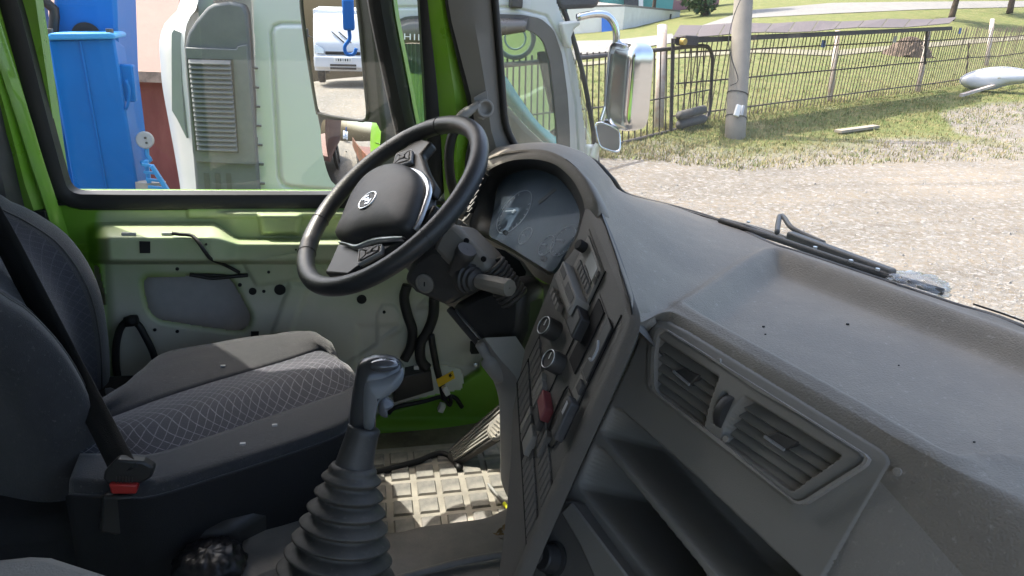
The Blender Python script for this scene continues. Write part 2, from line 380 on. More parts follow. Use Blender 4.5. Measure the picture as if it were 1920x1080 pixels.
# B pillar ------------------------------------------------------
strip([(-60, 100), (-20, 180), (0, 253), (12, 296), (37, 405), (60, 470), (110, 700)], [(-40, -120), (-8, 0), (23, 109), (58, 230), (78, 303), (113, 412), (175, 640)], 'rear_pillar', m_green, 1.80, 1.83, .07, n=20)
strip([(-70, -120), (-45, 0), (-12, 109), (28, 230), (52, 303), (92, 425), (150, 640)], [(-60, -120), (-30, 0), (5, 109), (44, 230), (66, 303), (104, 420), (164, 640)], 'pillar_flange', m_green, 1.806, 1.80, .02, n=20)
for (q, w, h) in (((74, 408), .03, .034), ((30, 355), .010, .014)):
    c = onY(*q, 1.795)
    MB().box(c, (w, .02, h)).build('pillar_slot', m_hole, T)
strip([(-90, 100), (-60, 250), (-10, 300), (5, 405), (40, 520)], [(-30, 100), (0, 250), (14, 300), (40, 410), (90, 560)], 'pillar_lower_trim', m_dark, 1.74, 1.775, .04)
# black window surround seal, one rubber loop down the pillar and along the sill
seal = [(-40, -150), (12, 0), (34, 80), (65, 200), (98, 320), (112, 358), (140, 377), (200, 380), (420, 380), (640, 379), (780, 377), (818, 360), (818, 330), (813, 200), (802, 0), (794, -150)]
P = rs([onY(*q, YD-.005) for q in seal], 110, True)
G = []
for off, dy in ((-.020, .035), (-.020, -.004), (-.006, -.012), (.012, -.010), (.018, .0), (.018, .035)):
    Tn = np.gradient(P, axis=0); Tn /= np.linalg.norm(Tn, axis=1)[:, None]
    side = np.cross(Tn, (0, 1, 0)); side /= np.linalg.norm(side, axis=1)[:, None]
    G.append(P+side*(-off)+np.array([0, dy, 0]))
MB().grid(np.stack(G, 1)).build('window_seal', m_seal, T, auto=50)
# thin bright sill lip
lip = [(42, 80), (75, 200), (108, 320), (121, 352), (146, 369), (200, 373), (420, 373), (640, 373), (800, 372)]
MB().tube(rs([onY(*q, YD+.004) for q in lip], 60, True), .0028, 6).build('sill_lip', m_silver, T, smooth=True)
# window pane
MB().plate([onY(*q, YD+.045) for q in [(-60, -200), (40, 60), (100, 330), (130, 378), (815, 378), (800, 200), (780, -200)]], (0, -1, 0), .004).build('driver_window', m_sideglass, T)
# door glass divider, black with a thin green edge
strip([(672, -150), (690, 0), (716, 130), (745, 262), (768, 378)], [(722, -150), (733, 0), (757, 130), (783, 262), (806, 378)], 'window_divider', m_black, 1.90, 1.90, .05)
strip([(723, -150), (734, 0), (758, 130), (784, 262), (807, 378)], [(728, -150), (739, 0), (763, 130), (788, 262), (811, 378)], 'divider_edge', m_green, 1.915, 1.915, .03)

# ------------------------------------------------------------------ driver's door: pressed inner sheet
door = node('door', T, onY(450, 580, YD))
def tex_door():
    m = mat('door_primer', (.62, .60, .50), .5, var=.06, vs=5, dirt=(.54, .50, .43), dirt_amt=.5, dirt_scale=4, spec=.4)
    t = m.node_tree; N = t.nodes; L = t.links; b = N['Principled BSDF']
    old = b.inputs['Base Color'].links[0].from_socket
    at = N.new('ShaderNodeAttribute'); at.attribute_name = 'paint'
    nz = N.new('ShaderNodeTexNoise'); nz.inputs['Scale'].default_value = 9; nz.inputs['Detail'].default_value = 5
    tc = N.new('ShaderNodeTexCoord'); L.new(tc.outputs['Object'], nz.inputs['Vector'])
    ad = N.new('ShaderNodeMath'); ad.operation = 'MULTIPLY_ADD'; ad.inputs[1].default_value = .5; L.new(nz.outputs['Fac'], ad.inputs[0]); L.new(at.outputs['Fac'], ad.inputs[2])
    mr = N.new('ShaderNodeMapRange'); mr.inputs['From Min'].default_value = .3; mr.inputs['From Max'].default_value = 1.2; L.new(ad.outputs[0], mr.inputs['Value'])
    mx = N.new('ShaderNodeMix'); mx.data_type = 'RGBA'; mx.inputs['B'].default_value = (.16, .35, .03, 1)
    L.new(mr.outputs[0], mx.inputs['Factor']); L.new(old, mx.inputs['A']); L.new(mx.outputs['Result'], b.inputs['Base Color'])
    return m
m_door = tex_door()
HOLE = zz(100, 360, .3704, [(455, 450), (470, 432), (500, 425), (700, 422), (870, 424), (895, 435), (920, 465), (998, 610), (1002, 640), (990, 675), (960, 698), (920, 705), (870, 698), (700, 675), (540, 648), (500, 620), (478, 585), (456, 490)])
CAV = zz(680, 480, .389, [(150, 640), (160, 560), (300, 540), (400, 530), (470, 545), (490, 590), (480, 640), (380, 665), (150, 715)])
px = np.arange(96, 942, 3.0); py = np.concatenate([np.arange(377, 500, 2.0), np.arange(500, 850, 3.0)])
PX, PY = np.meshgrid(px, py)
f = sst(395, 452, PX)
y0 = 417+(447-417)*f; y1 = 447+(459-447)*f; amp = .13-.035*f; base0 = .0+.018*f
off = base0*sst(395, 402, PY)+ (amp-base0)*np.clip((PY-y0)/(y1-y0), 0, 1)
off -= (amp-.022)*sst(486, 494, PY)
off *= sst(160, 205, PX-(PY-420)*.1)
off += .012*sst(388, 393, PY)*sst(350, 356, PX)*(1-sst(404, 410, PY))
blk = sdf(PX, PY, [(487, 404), (563, 404), (558, 437), (492, 437)]); off += .03*(1-sst(-4, 4, blk))
# left border frame, diagonal swages, lower pressing
off += .02*(1-sst(176, 196, PX+ (PY-420)*-.05))*sst(455, 475, PY)
hs_ = sdf(PX, PY, HOLE); off -= .010*(1-sst(0, 7, np.abs(hs_)))
lowr = sdf(PX, PY, [(560, 860), (575, 760), (620, 700), (700, 650), (760, 600), (800, 560), (960, 540), (960, 860)]); off += .014*(1-sst(-5, 5, lowr))
cs = sdf(PX, PY, zz(680, 480, .389, [(-30, 330), (190, 330), (260, 250), (400, 250), (560, 280), (560, 560), (380, 520), (120, 560), (-30, 640)])); off -= .008*(1-sst(-6, 6, cs))
tri = sdf(PX, PY, zz(100, 360, .3704, [(960, 350), (1250, 310), (1400, 420), (1030, 470)])); off += .008*(1-sst(-3, 3, tri))
rnd = sdf(PX, PY, zz(100, 360, .3704, [(1640, 760), (1640, 620), (1670, 570), (1720, 570), (1760, 620), (1760, 700)])); off += .010*(1-sst(-3, 3, rnd))
arm = sdf(PX, PY, zz(100, 360, .3704, [(1200, 460), (1290, 480), (1200, 720), (1110, 720)])); off += .012*(1-sst(-5, 5, arm))
green_y = np.interp(PX, [96, 690, 720, 830, 900, 942], [860, 790, 770, 735, 690, 560])
off += .035*sst(-3, 8, PY-green_y)
off += .03*sst(-10, 18, PY-790)
GD = gridY(PX, PY, YD-off)
cav = sdf(PX, PY, CAV)
slot = sdf(PX, PY, zz(100, 360, .3704, [(203, 390), (212, 366), (226, 372), (268, 545), (268, 570), (256, 576), (245, 565)]))
c = lambda a: (a[:-1, :-1]+a[1:, 1:])/2
keep = (c(hs_) > 0) & (c(cav) > 0) & (c(slot) > 0)
paint = 1.0*(1-sst(150, 200, PX-(PY-400)*.12)) + .75*(1-sst(383, 400, PY)) + sst(-6, 4, PY-green_y) + .46*(1-sst(440, 640, PY))
paint = np.clip(paint+.35*(1-sst(0, 14, hs_)), 0, 1)
o = MB().grid(GD, keep).build('inner_panel', m_door, door, smooth=True, attr=paint)
m_ = o.modifiers.new('solid', 'SOLIDIFY'); m_.thickness = .003; m_.offset = -1
# outer skin, seen through the openings and in the mirror
sk_ = [(-.66, 1.95, 1.90), (.42, 1.95, 1.90), (.44, 1.95, 1.0), (-.60, 1.95, 1.0)]
MB().plate(sk_, (0, 1, 0), .006).build('outer_skin', m_green, door)
MB().plate([(a, 1.935, cc) for a, b_, cc in sk_], (0, -1, 0), .004).build('skin_inside', m_skin, door)
MB().plate([(-.66, 1.84, 1.897), (.42, 1.84, 1.897), (.42, 1.95, 1.897), (-.66, 1.95, 1.897)], (0, 0, 1), .01).build('sill_cap', m_seal, door)
Z4 = lambda a, b: (100+.3704*a, 360+.3704*b)
for a, b_, r in ((628, 388, 8), (1012, 500, 18), (1068, 502, 8), (1150, 490, 27), (1557, 540, 24), (1675, 602, 8), (517, 693, 8), (630, 698, 8), (1087, 405, 7), (776, 260, 5), (1228, 288, 4), (945, 469, 9)):
    x, y = Z4(a, b_); i = int(np.argmin(abs(py-y))); j = int(np.argmin(abs(px-x))); q = GD[i, j]
    MB().lathe(q+np.array([0, -.0025, 0]), (0, -1, 0), [(r*.3704*1.95/1400, 0), (r*.3704*1.95/1400, .0035), (r*.25*1.95/1400, .0045)], 16).build('hole_shade_disc', m_hole, door, smooth=False)  # black discs on the sheet stand in for the shaded depth of open holes
for pts in ([(435, 250), (490, 252), (490, 310), (437, 310)], [(1000, 707), (1040, 707), (1040, 740), (1000, 740)]):
    x, y = Z4(*pts[0]); i = int(np.argmin(abs(py-y))); j = int(np.argmin(abs(px-x))); yy = GD[i, j][1]-.006
    MB().plate([onY(*Z4(*p), yy) for p in pts], (0, -1, 0), .004).build('hole_shade_plate', m_hole, door)  # uncut square openings: their inner darkness is put in as black plates
def cable(pts, r, name, mt, y, par_=door, n=36):
    return MB().tube(rs([onY(*p, y if np.isscalar(y) else y[k]) for k, p in enumerate(pts)], n, True), r, 8).build(name, mt, par_, smooth=True)
cable([Z4(*p) for p in [(600, 208), (640, 214), (700, 220), (735, 255), (770, 305), (800, 340), (870, 370), (942, 408)]], .0042, 'cable', m_wire, [1.72, 1.72, 1.715, 1.70, 1.695, 1.72, 1.80, 1.81])
cable([Z4(*p) for p in [(690, 418), (740, 426), (800, 436), (880, 430), (985, 421)]], .005, 'cable', m_wire, 1.815)
cable([Z4(*p) for p in [(700, 420), (780, 420), (860, 424), (900, 432)]], .004, 'cable', m_wire, 1.82)
cable([Z4(*p) for p in [(345, 1010), (320, 900), (318, 780), (340, 690), (385, 650), (430, 672), (470, 740), (500, 800), (520, 860)]], .0085, 'cable_loop', m_wire, 1.79)
MB().lathe(onY(*Z4(395, 652), 1.785), (1, 0, .2), [(.012, -.014), (.014, 0), (.012, .014)], 12).build('cable_clip', m_hole, door, smooth=True)
for (a, b_) in (((345, 212), (420, 212)), ((548, 211), (605, 212))):
    MB().bar(onY(*Z4(*a), 1.735), onY(*Z4(*b_), 1.735), .006, .006).build('clip_strip', m_grey, door, bevel=.001)
# harness, connector box and yellow tag at the foot of the door
Z6 = lambda a, b: (680+.389*a, 480+.389*b)
cable([Z6(*p) for p in [(215, 140), (200, 200), (215, 280), (240, 360), (230, 440), (200, 500)]], .013, 'harness', m_wire, 1.77)
cable([Z6(*p) for p in [(345, 200), (340, 290), (310, 370), (280, 420), (280, 500), (310, 540)]], .014, 'harness', m_wire, 1.76)
cable([Z6(*p) for p in [(330, 380), (340, 450), (360, 550), (380, 620), (395, 690)]], .009, 'harness', m_wire, 1.75)
cable([Z6(*p) for p in [(125, 760), (160, 730), (300, 700), (370, 680), (440, 680), (480, 730)]], .006, 'floor_cable', m_wire, 1.765)
cable([Z6(*p) for p in [(395, 690), (420, 720), (425, 690), (410, 660)]], .005, 'plug_cable', m_wire, 1.745)
MB().plate([onY(*Z6(*p), 1.77) for p in [(150, 590), (330, 550), (345, 650), (150, 710)]], (0, -1, 0), .09).build('connector_box', m_black, door, bevel=.004)
MB().plate([onY(*Z6(*p), 1.762) for p in [(250, 530), (268, 530), (272, 548), (248, 548)]], (0, -1, 0), .01).build('white_clip', m_white, door)
yt = [onY(*Z6(*p), 1.74) for p in [(354, 597), (436, 555), (446, 590), (366, 634)]]
o = MB().plate(yt, (0, -1, 0), .004).build('warning_tag', m_yellow, door, bevel=.001); lab(o, 'small yellow tag with black lightning mark on the harness')
MB().plate([onY(*Z6(*p), 1.7385) for p in [(416, 572), (428, 565), (424, 577), (434, 572), (420, 590), (424, 580), (416, 584)]], (0, -1, 0), .001).build('lightning_mark', m_hole, o)
MB().bar(onY(*Z6(390, 630), 1.735), onY(*Z6(412, 668), 1.735), .016, .014).build('white_plug', m_white, door, bevel=.003)
MB().bar(onY(*Z6(388, 712), 1.735), onY(*Z6(372, 748), 1.735), .020, .016).build('white_plug', m_white, door, bevel=.003)
for p in ((505, 695), (68, 815), (540, 440)):
    q = onY(*Z6(*p), 1.795); MB().box(q, (.022, .02, .03)).build('frame_slot', m_hole, door)
MB().lathe(onY(*Z6(545, 522), 1.80), (0, -1, 0), [(.007, 0), (.007, .006), (.003, .008)], 6).build('bolt', m_silver, door)

# ------------------------------------------------------------------ outside mirror with two glasses
mn = nrm((-.735, -.68, -.022)); mr_ = nrm(np.cross(mn, (0, 0, 1)))
mir = node('side_mirror', T, dep(650, 150, 2.28))
MP = dep(640, 150, 2.28)
ZM = lambda a, b: (560+a/3., b/3.)
hous = [ZM(*p) for p in [(-10, -420), (-5, -60), (12, 150), (80, 560), (120, 760), (150, 960), (190, 1040), (260, 1075), (400, 1010), (470, 900), (480, 700), (470, 640), (440, 300), (400, -60), (380, -420)]]
HP = [onP(*q, MP-mn*.0, mn) for q in hous]
MB().plate(HP, mn, .09).build('housing', m_black, mir, bevel=.012)
g1 = [ZM(*p) for p in [(40, -420), (20, -60), (35, 150), (100, 590), (120, 630), (170, 645), (350, 674), (375, 665), (384, 640), (370, 480), (345, 200), (318, -60), (300, -420)]]
Q = [onP(*q, MP+mn*.004, mn) for q in g1]
MB().plate(Q, mn, .004).build('upper_glass', m_mirror, mir)
go = rs(Q, 90, True, True); gc_ = go.mean(0); gi = go+ (gc_-go)*.001
fr_ = go+(go-gc_)/np.linalg.norm(go-gc_, axis=1)[:, None]*.007
MB().ring(fr_+mn*.006, gi+mn*.004, mn, .01).build('glass_rim', m_dark, mir, smooth=True)
g2 = [ZM(*p) for p in [(122, 720), (128, 690), (150, 672), (300, 680), (430, 692), (455, 720), (458, 800), (455, 900), (430, 990), (330, 1050), (250, 1050), (190, 1030), (165, 980), (140, 870)]]
# convex lower glass: dome bulging out of its outline
E2 = rs([onP(*q, MP+mn*.004, mn) for q in g2], 48, True, True); cc = E2.mean(0); Rb = .55
rows = []
for s_ in np.linspace(1, 0.02, 14):
    ring_ = cc+(E2-cc)*s_; r = np.linalg.norm(ring_-cc, axis=1)
    rows.append(ring_+mn*((Rb-r**2/(2*Rb)-Rb)+.016)[:, None])
MB().grid(np.stack(rows), closed=True).add([rows[-1].mean(0)], []).build('lower_glass', m_mirror, mir, smooth=True)
# ------------------------------------------------------------------ driver's seat
seat = node('driver_seat', T, (-.2, 1.47, 1.3))
def tex_pattern(nm='seat_pattern_fabric', lc=(.22, .22, .25)):
    m = mat(nm, (.030, .031, .042), .9, var=.15, vs=40, bump=.5, bs=700, sheen=.3)
    t = m.node_tree; N = t.nodes; L = t.links; b = N['Principled BSDF']
    old = b.inputs['Base Color'].links[0].from_socket
    at = N.new('ShaderNodeAttribute'); at.attribute_name = 'uvw'
    sp = N.new('ShaderNodeSeparateXYZ'); L.new(at.outputs['Vector'], sp.inputs[0])
    def math_(op, a, b_=None, c_=None):
        n = N.new('ShaderNodeMath'); n.operation = op
        for i, v in enumerate((a, b_, c_)):
            if v is None: continue
            if hasattr(v, 'links'): L.new(v, n.inputs[i])
            else: n.inputs[i].default_value = v
        return n.outputs[0]
    u, v = sp.outputs[0], sp.outputs[1]
    lines = None
    for sgn, ph, k in ((1, .0, 1.0), (-1, .9, 1.0)):
        sw = math_('SINE', math_('MULTIPLY_ADD', v, 9.0, ph))
        sw2 = math_('SINE', math_('MULTIPLY_ADD', u, 11.0, ph*2))
        a = math_('MULTIPLY_ADD', u, 30.0, math_('MULTIPLY', v, sgn*6.5))
        a = math_('MULTIPLY_ADD', sw, sgn*.35, a); a = math_('MULTIPLY_ADD', sw2, .55, a)
        fr = math_('FRACT', a); d = math_('ABSOLUTE', math_('SUBTRACT', fr, .5))
        ln = math_('LESS_THAN', d, .05)
        lines = ln if lines is None else math_('MAXIMUM', lines, ln)
    nz = N.new('ShaderNodeTexNoise'); nz.inputs['Scale'].default_value = 160; tc = N.new('ShaderNodeTexCoord'); L.new(tc.outputs['Object'], nz.inputs['Vector'])
    fac = math_('MULTIPLY', lines, math_('MULTIPLY', nz.outputs['Fac'], 1.1))
    mx = N.new('ShaderNodeMix'); mx.data_type = 'RGBA'; mx.inputs['B'].default_value = (*lc, 1)
    L.new(fac, mx.inputs['Factor']); L.new(old, mx.inputs['A']); L.new(mx.outputs['Result'], b.inputs['Base Color'])
    return m
m_pat = tex_pattern()
ZS = 1.62
# cushion: rows run near -> far, stations rear -> front
def cush(px_, z): return onZ(*px_, z)
near_edge = [cush(p, ZS) for p in [(130, 900), (225, 905), (285, 905), (400, 872), (560, 822), (640, 792), (662, 772)]]
pat_near = [cush(p, ZS) for p in [(150, 850), (235, 850), (290, 850), (400, 815), (560, 762), (640, 735), (662, 722)]]
pat_far = [cush(p, ZS+.005) for p in [(150, 800), (215, 780), (300, 748), (400, 716), (530, 678), (600, 657), (622, 668)]]
bol_in = [cush(p, ZS+.008) for p in [(140, 790), (213, 772), (298, 742), (398, 711), (528, 674), (596, 654), (618, 662)]]
bol_top = [cush(p, ZS+.024) for p in [(180, 772), (238, 735), (290, 690), (360, 668), (480, 645), (570, 634), (600, 645)]]
bol_far = [cush(p, ZS+.012) for p in [(170, 765), (232, 728), (275, 694), (320, 664), (480, 637), (580, 626), (606, 636)]]
far_low = [q+np.array([0, .03, -.16]) for q in bol_far]
n_ = 40
def front_round(rows, drop):
    return rows
rowsL = [near_edge, pat_near, pat_far, bol_in, bol_top, bol_far, far_low]
R_ = [rs(r, n_, True) for r in rowsL]
def addfront(r, d=.05, dn=.16):
    e = r[-1]; t = nrm(r[-1]-r[-2]); ex = [e+np.array([d*.55, 0, -dn*.10]), e+np.array([d*.9, 0, -dn*.32]), e+np.array([d, 0, -dn*.65]), e+np.array([d*.7, 0, -dn])]
    return np.vstack([r, np.array(ex)])
R_ = [addfront(r, .035, .15) for r in R_]
# pattern panel
Gp = []
for s_ in np.linspace(0, 1, 16):
    q = R_[1]*(1-s_)+R_[2]*s_; q = q+np.array([0, 0, .018*math.sin(math.pi*s_)]); Gp.append(q)
Gp = np.stack(Gp)
mb = MB().grid(Gp); o = mb.build('cushion_panel', m_pat, seat, smooth=True); me = o.data
uv = np.zeros((Gp.shape[0], Gp.shape[1], 3)); uv[..., 0] = np.linspace(0, 1, Gp.shape[1])[None]; uv[..., 1] = np.linspace(0, 1, Gp.shape[0])[:, None]
at = me.attributes.new('uvw', 'FLOAT_VECTOR', 'POINT'); at.data.foreach_set('vector', uv.astype(np.float32).ravel())
lab(o, 'dark cushion panel with a lattice of fine pale lines')
Gb = np.stack([rs(np.stack([R_[k][i] for k in (2, 3, 4, 5, 6)]), 18, True) for i in range(R_[0].shape[0])])
MB().grid(Gb).build('far_bolster', m_fabric, seat, smooth=True, solid=.01)
lowA = R_[0]+np.array([.0, -.012, -.02]); lowB = R_[0]+np.array([.0, -.012, -.20])
Gn = np.stack([rs(np.stack([R_[1][i], R_[0][i]*.92+R_[1][i]*.08, R_[0][i]+np.array([0, -.004, -.006]), lowA[i]]), 14, True) for i in range(R_[0].shape[0])])
MB().grid(Gn).build('near_bolster', m_fabric, seat, smooth=True, solid=.01)
MB().grid(np.stack([lowA+np.array([0, .002, .002]), lowB], 1)).build('cushion_side', m_fabdark, seat, smooth=True, solid=.01)
MB().tube(lowA, .0035, 6).build('cushion_piping', m_fabric, seat, smooth=True)
# seat base
MB().box((-.15, 1.47, 1.41), (.40, .40, .2)).build('seat_base', m_black, seat, bevel=.02)
MB().box((-.62, 1.42, 1.42), (.5, .56, .23)).build('seat_riser', m_fabdark, seat, bevel=.03)
MB().plate([onZ(*p, 1.52) for p in [(180, 975), (280, 905), (640, 800), (660, 850), (430, 990), (180, 1010)]], (0, 0, 1), .18).build('base_cover', m_black, seat, bevel=.02)
# backrest
nt_ = [onY(*q, 1.24) for q in [(160, 965), (187, 935), (195, 870), (180, 780), (130, 680), (60, 600), (0, 560), (-120, 470), (-220, 330), (-280, 150), (-300, 20)]]
ft_ = [onY(*q, 1.66) for q in [(190, 830), (200, 780), (205, 720), (200, 620), (180, 530), (130, 450), (60, 400), (0, 370), (-90, 280), (-140, 150), (-160, 40)]]
def mixr(a, b, t, d): return [p*(1-t)+q*t+np.array(d) for p, q in zip(a, b)]
cols = [mixr(nt_, ft_, 0, (-.20, .02, 0)), mixr(nt_, ft_, 0, (-.08, -.035, 0)), mixr(nt_, ft_, 0, (-.015, -.02, 0)), nt_, mixr(nt_, ft_, .12, (-.015, 0, .0)), mixr(nt_, ft_, .26, (-.06, 0, 0)), mixr(nt_, ft_, .5, (-.065, 0, 0)), mixr(nt_, ft_, .76, (-.055, 0, 0)), mixr(nt_, ft_, .9, (-.012, 0, 0)), ft_, mixr(nt_, ft_, 1, (-.02, .025, 0)), mixr(nt_, ft_, 1, (-.16, .03, 0))]
GB = np.stack([rs(c_, 44, True) for c_ in cols])
GB = np.stack([rs(GB[:, j], 56, True) for j in range(GB.shape[1])], 1)
MB().grid(GB).build('backrest', m_fabric, seat, smooth=True, solid=.02)
cp = GB[17:41]+np.array([.003, -.001, 0]); o = MB().grid(cp).build('backrest_panel', tex_pattern('backrest_pattern_fabric', (.075, .075, .088)), seat, smooth=True)
uv = np.zeros(cp.shape); uv[..., 0] = np.linspace(0, 1.4, cp.shape[1])[None]; uv[..., 1] = np.linspace(0, 1.5, cp.shape[0])[:, None]
at = o.data.attributes.new('uvw', 'FLOAT_VECTOR', 'POINT'); at.data.foreach_set('vector', uv.astype(np.float32).ravel())
for k in (16, 41):
    MB().tube(GB[k][2:-2], .0022, 6).build('backrest_seam', m_dark, seat, smooth=True)
# belt strap and buckle
sp_ = [onY(-60, 330, 1.50), onY(0, 430, 1.46), onY(60, 545, 1.40), onY(120, 660, 1.33), onY(180, 775, 1.22), onY(234, 882, 1.105)]
C_ = rs(sp_, 40, True); wv = np.array([.023, -.012, .012])
Gs = np.stack([C_-wv, C_-wv*.3+np.array([.002, -.003, 0]), C_+wv*.3+np.array([.002, -.003, 0]), C_+wv], 1)
MB().grid(Gs).build('belt_strap', m_belt, seat, smooth=True, solid=.0016)
bk = [onY(*p, 1.10) for p in [(195, 885), (218, 862), (268, 866), (288, 878), (284, 896), (262, 908), (205, 908), (192, 900)]]
MB().plate(bk, (0, -1, .2), .025).build('buckle_tongue', m_black, seat, bevel=.004)
for k in range(6):
    x = 218+k*6; MB().bar(onY(x, 893, 1.097), onY(x, 905, 1.097), .0016, .0016).build('tongue_rib', m_dark, seat)
MB().plate([onY(*p, 1.09) for p in [(203, 908), (258, 910), (255, 927), (208, 927)]], (0, -1, .2), .03).build('red_button', m_red, seat, bevel=.003)
MB().plate([onY(*p, 1.095) for p in [(190, 930), (262, 930), (250, 1010), (185, 1000)]], (0, -1, .2), .03).build('buckle_body', m_black, seat, bevel=.006)
MB().plate([onY(*p, 1.55) for p in zz(100, 360, .3704, [(258, 992), (290, 988), (340, 1010), (356, 1035), (350, 1046), (262, 1020)])], (0, -.6, 1), .015).build('recliner_lever', m_grey, seat, bevel=.003)
# crumbs of dirt on the fabric
for p in ((490, 735), (515, 797), (455, 832), (492, 710), (418, 686)):
    q = onZ(*p, ZS+.016); MB().box(q, (.009, .005, .003), None).build('dirt_crumb', m_hole if p[0] == 490 else m_grey, seat)

# ------------------------------------------------------------------ steering wheel
wc = np.array([.14, 1.467, 1.989]); wn = nrm((-.87, -.247, 1.0))
sw = node('steering_wheel', T, wc)
MB().torus(wc, wn, .2165, .0185, 96, 14).build('rim', m_leather, sw, smooth=True)
def onW(x, y, h=0.0): return onP(x, y, wc+wn*h, wn)
Z5 = lambda a, b: (540+.3888*a, 200+.3888*b)
padp = [(245, 640), (262, 600), (300, 505), (330, 440), (390, 360), (460, 312), (520, 296), (570, 296), (620, 318), (650, 355), (662, 400), (655, 450), (632, 530), (604, 592), (575, 615), (500, 622), (430, 628), (380, 640), (330, 658), (285, 660)]
E = rs([onW(*Z5(*p), .005) for p in padp], 60, True, True); c0 = E.mean(0); rows = [E-wn*.035]
for s_, h in ((1, 0), (.985, .010), (.95, .018), (.85, .025), (.6, .032), (.3, .035), (.02, .036)): rows.append(c0+(E-c0)*s_+wn*h)
MB().grid(np.stack(rows), closed=True).build('airbag_cover', m_pad, sw, smooth=True)
# spokes (thick plates under the cover)
def spoke(pts, h, th, name='spoke', mt=m_black, bev=.006): return MB().plate([onW(*Z5(*p), h) for p in pts], wn, th).build(name, mt, sw, bevel=bev)
spoke([(470, 330), (498, 285), (515, 222), (560, 198), (600, 165), (650, 150), (690, 165), (640, 225), (668, 300), (708, 372), (690, 420), (640, 400)], -.004, .025)
spoke([(175, 800), (205, 740), (240, 660), (330, 650), (560, 620), (640, 520), (700, 470), (715, 470), (660, 560), (560, 640), (470, 690), (400, 745), (330, 775), (285, 810)], -.006, .025)
spoke([(330, 440), (300, 470), (285, 440), (345, 395), (400, 350), (390, 400)], -.008, .02)
# silver trims
def band(pts, w, h, name='silver_trim', mt=m_silver):
    C = rs([onW(*Z5(*p), h) for p in pts], 24, True); Tn = np.gradient(C, axis=0); Tn /= np.linalg.norm(Tn, axis=1)[:, None]
    sd = np.cross(Tn, wn); ww = np.interp(np.linspace(0, 1, 24), np.linspace(0, 1, len(w)), w)[:, None]
    G = np.stack([C-sd*ww-wn*.006, C-sd*ww, C-sd*ww*.5+wn*.003, C+sd*ww*.5+wn*.003, C+sd*ww, C+sd*ww-wn*.006], 1)
    return MB().grid(G).build(name, mt, sw, smooth=True)
band([(560, 292), (620, 312), (655, 345), (674, 395), (668, 440), (648, 500), (625, 560), (606, 594)], [.001, .003, .006, .0075, .006, .005, .005, .003], .004)
band([(245, 655), (280, 660), (330, 672), (380, 652), (430, 638), (500, 632), (555, 632)], [.001, .0025, .005, .0065, .006, .0055, .003], .004)
# switch pods
def pod(c, R, mt=m_dash2):
    q = [onW(*Z5(*p), .006) for p in c]; o = MB().plate(q, wn, .012).build('switch_pod', mt, sw, bevel=.003)
    q = np.array(q); cc_ = q.mean(0); E_ = rs(q, 40, False, True)
    MB().ring(cc_+(E_-cc_)*1.06+wn*.001, cc_+(E_-cc_)*.98+wn*.001, wn, .008).build('pod_rim', m_grey, o, smooth=True)
    for k in range(4):
        a = q[k % len(q)]; b_ = q[(k+1) % len(q)]
        tri_ = [cc_+(a-cc_)*.86+wn*.003, cc_+(b_-cc_)*.86+wn*.003, cc_+(b_-cc_)*.30+wn*.003, cc_+(a-cc_)*.30+wn*.003]
        m_c = sum(tri_)/4; tri_ = [m_c+(t-m_c)*.9 for t in tri_]
        MB().plate(tri_, wn, .004).build('button', m_pad, o, bevel=.0015)
    MB().lathe(cc_, wn, [(.006, 0), (.006, .004), (.003, .005)], 16).build('centre_button', m_pad, o)
pod([(524, 232), (595, 208), (592, 262), (506, 288)], 1)
pod([(345, 690), (452, 664), (446, 700), (338, 758)], 1)
# badge: ring and broken S
bc = onW(*Z5(390, 458), .036); bu = nrm(onW(*Z5(415, 415), .036)-bc); bv = nrm(np.cross(wn, bu))
bn = nrm(wn+.12*np.array([-.3, 0, .1]))
MB().torus(bc+wn*.004, bn, .0215, .0022, 40, 8).build('badge_ring', m_chrome, sw, smooth=True)
MB().lathe(bc-wn*.002, bn, [(.021, 0), (.021, .004)], 32).build('badge_disc', m_dark, sw)
def bstroke(pts):
    return MB().plate([bc+wn*.0065+bu*a*.001+bv*b_*.001 for a, b_ in pts], bn, .003).build('badge_stroke', m_chrome, sw)
bstroke([(1, 15), (13, 11), (13, 1), (9.5, 1), (9.5, 8), (4.5, 10), (4.5, -4), (1, -4)])
bstroke([(-1, -15), (-13, -11), (-13, -1), (-9.5, -1), (-9.5, -8), (-4.5, -10), (-4.5, 4), (-1, 4)])
MB().lathe(onW(*Z5(350, 566), .026), wn, [(.004, 0), (.003, .004)], 10).build('pad_mark', m_hole, sw)
# rim seams
wa = nrm(np.cross(wn, (0, 1, 0))); wb_ = np.cross(wn, wa)
for p in ((757, 55), (640, 600), (140, 553), (80, 715), (500, 160)):
    q = onW(*Z5(*p)); e = nrm(q-wc); cc_ = wc+e*.2165; tg = np.cross(wn, e)
    MB().torus(cc_, tg, .0187, .0009, 24, 6).build('rim_seam', m_black, sw, smooth=True)

# ------------------------------------------------------------------ column, key, stalks
colm = node('steering_column', T, wc-wn*.15)
ca = -wn; cx = nrm(np.cross(ca, (0, 1, 0))); cy = np.cross(cx, ca)
def sect(h, hw, hh, ox=0, oy=0, r=.35):
    P_ = []
    for k in range(28):
        t = 2*math.pi*k/28; c_, s_ = math.cos(t), math.sin(t); e = .45
        P_.append(wc+ca*h+cx*(hh*math.copysign(abs(c_)**e, c_)+oy)+cy*(hw*math.copysign(abs(s_)**e, s_)+ox))
    return np.array(P_)
MB().grid(np.stack([sect(.02, .03, .03), sect(.03, .045, .045), sect(.06, .062, .06), sect(.12, .066, .066), sect(.19, .064, .07), sect(.26, .055, .06), sect(.34, .05, .05)]), closed=True).build('upper_shroud', m_dash2, colm, smooth=True)
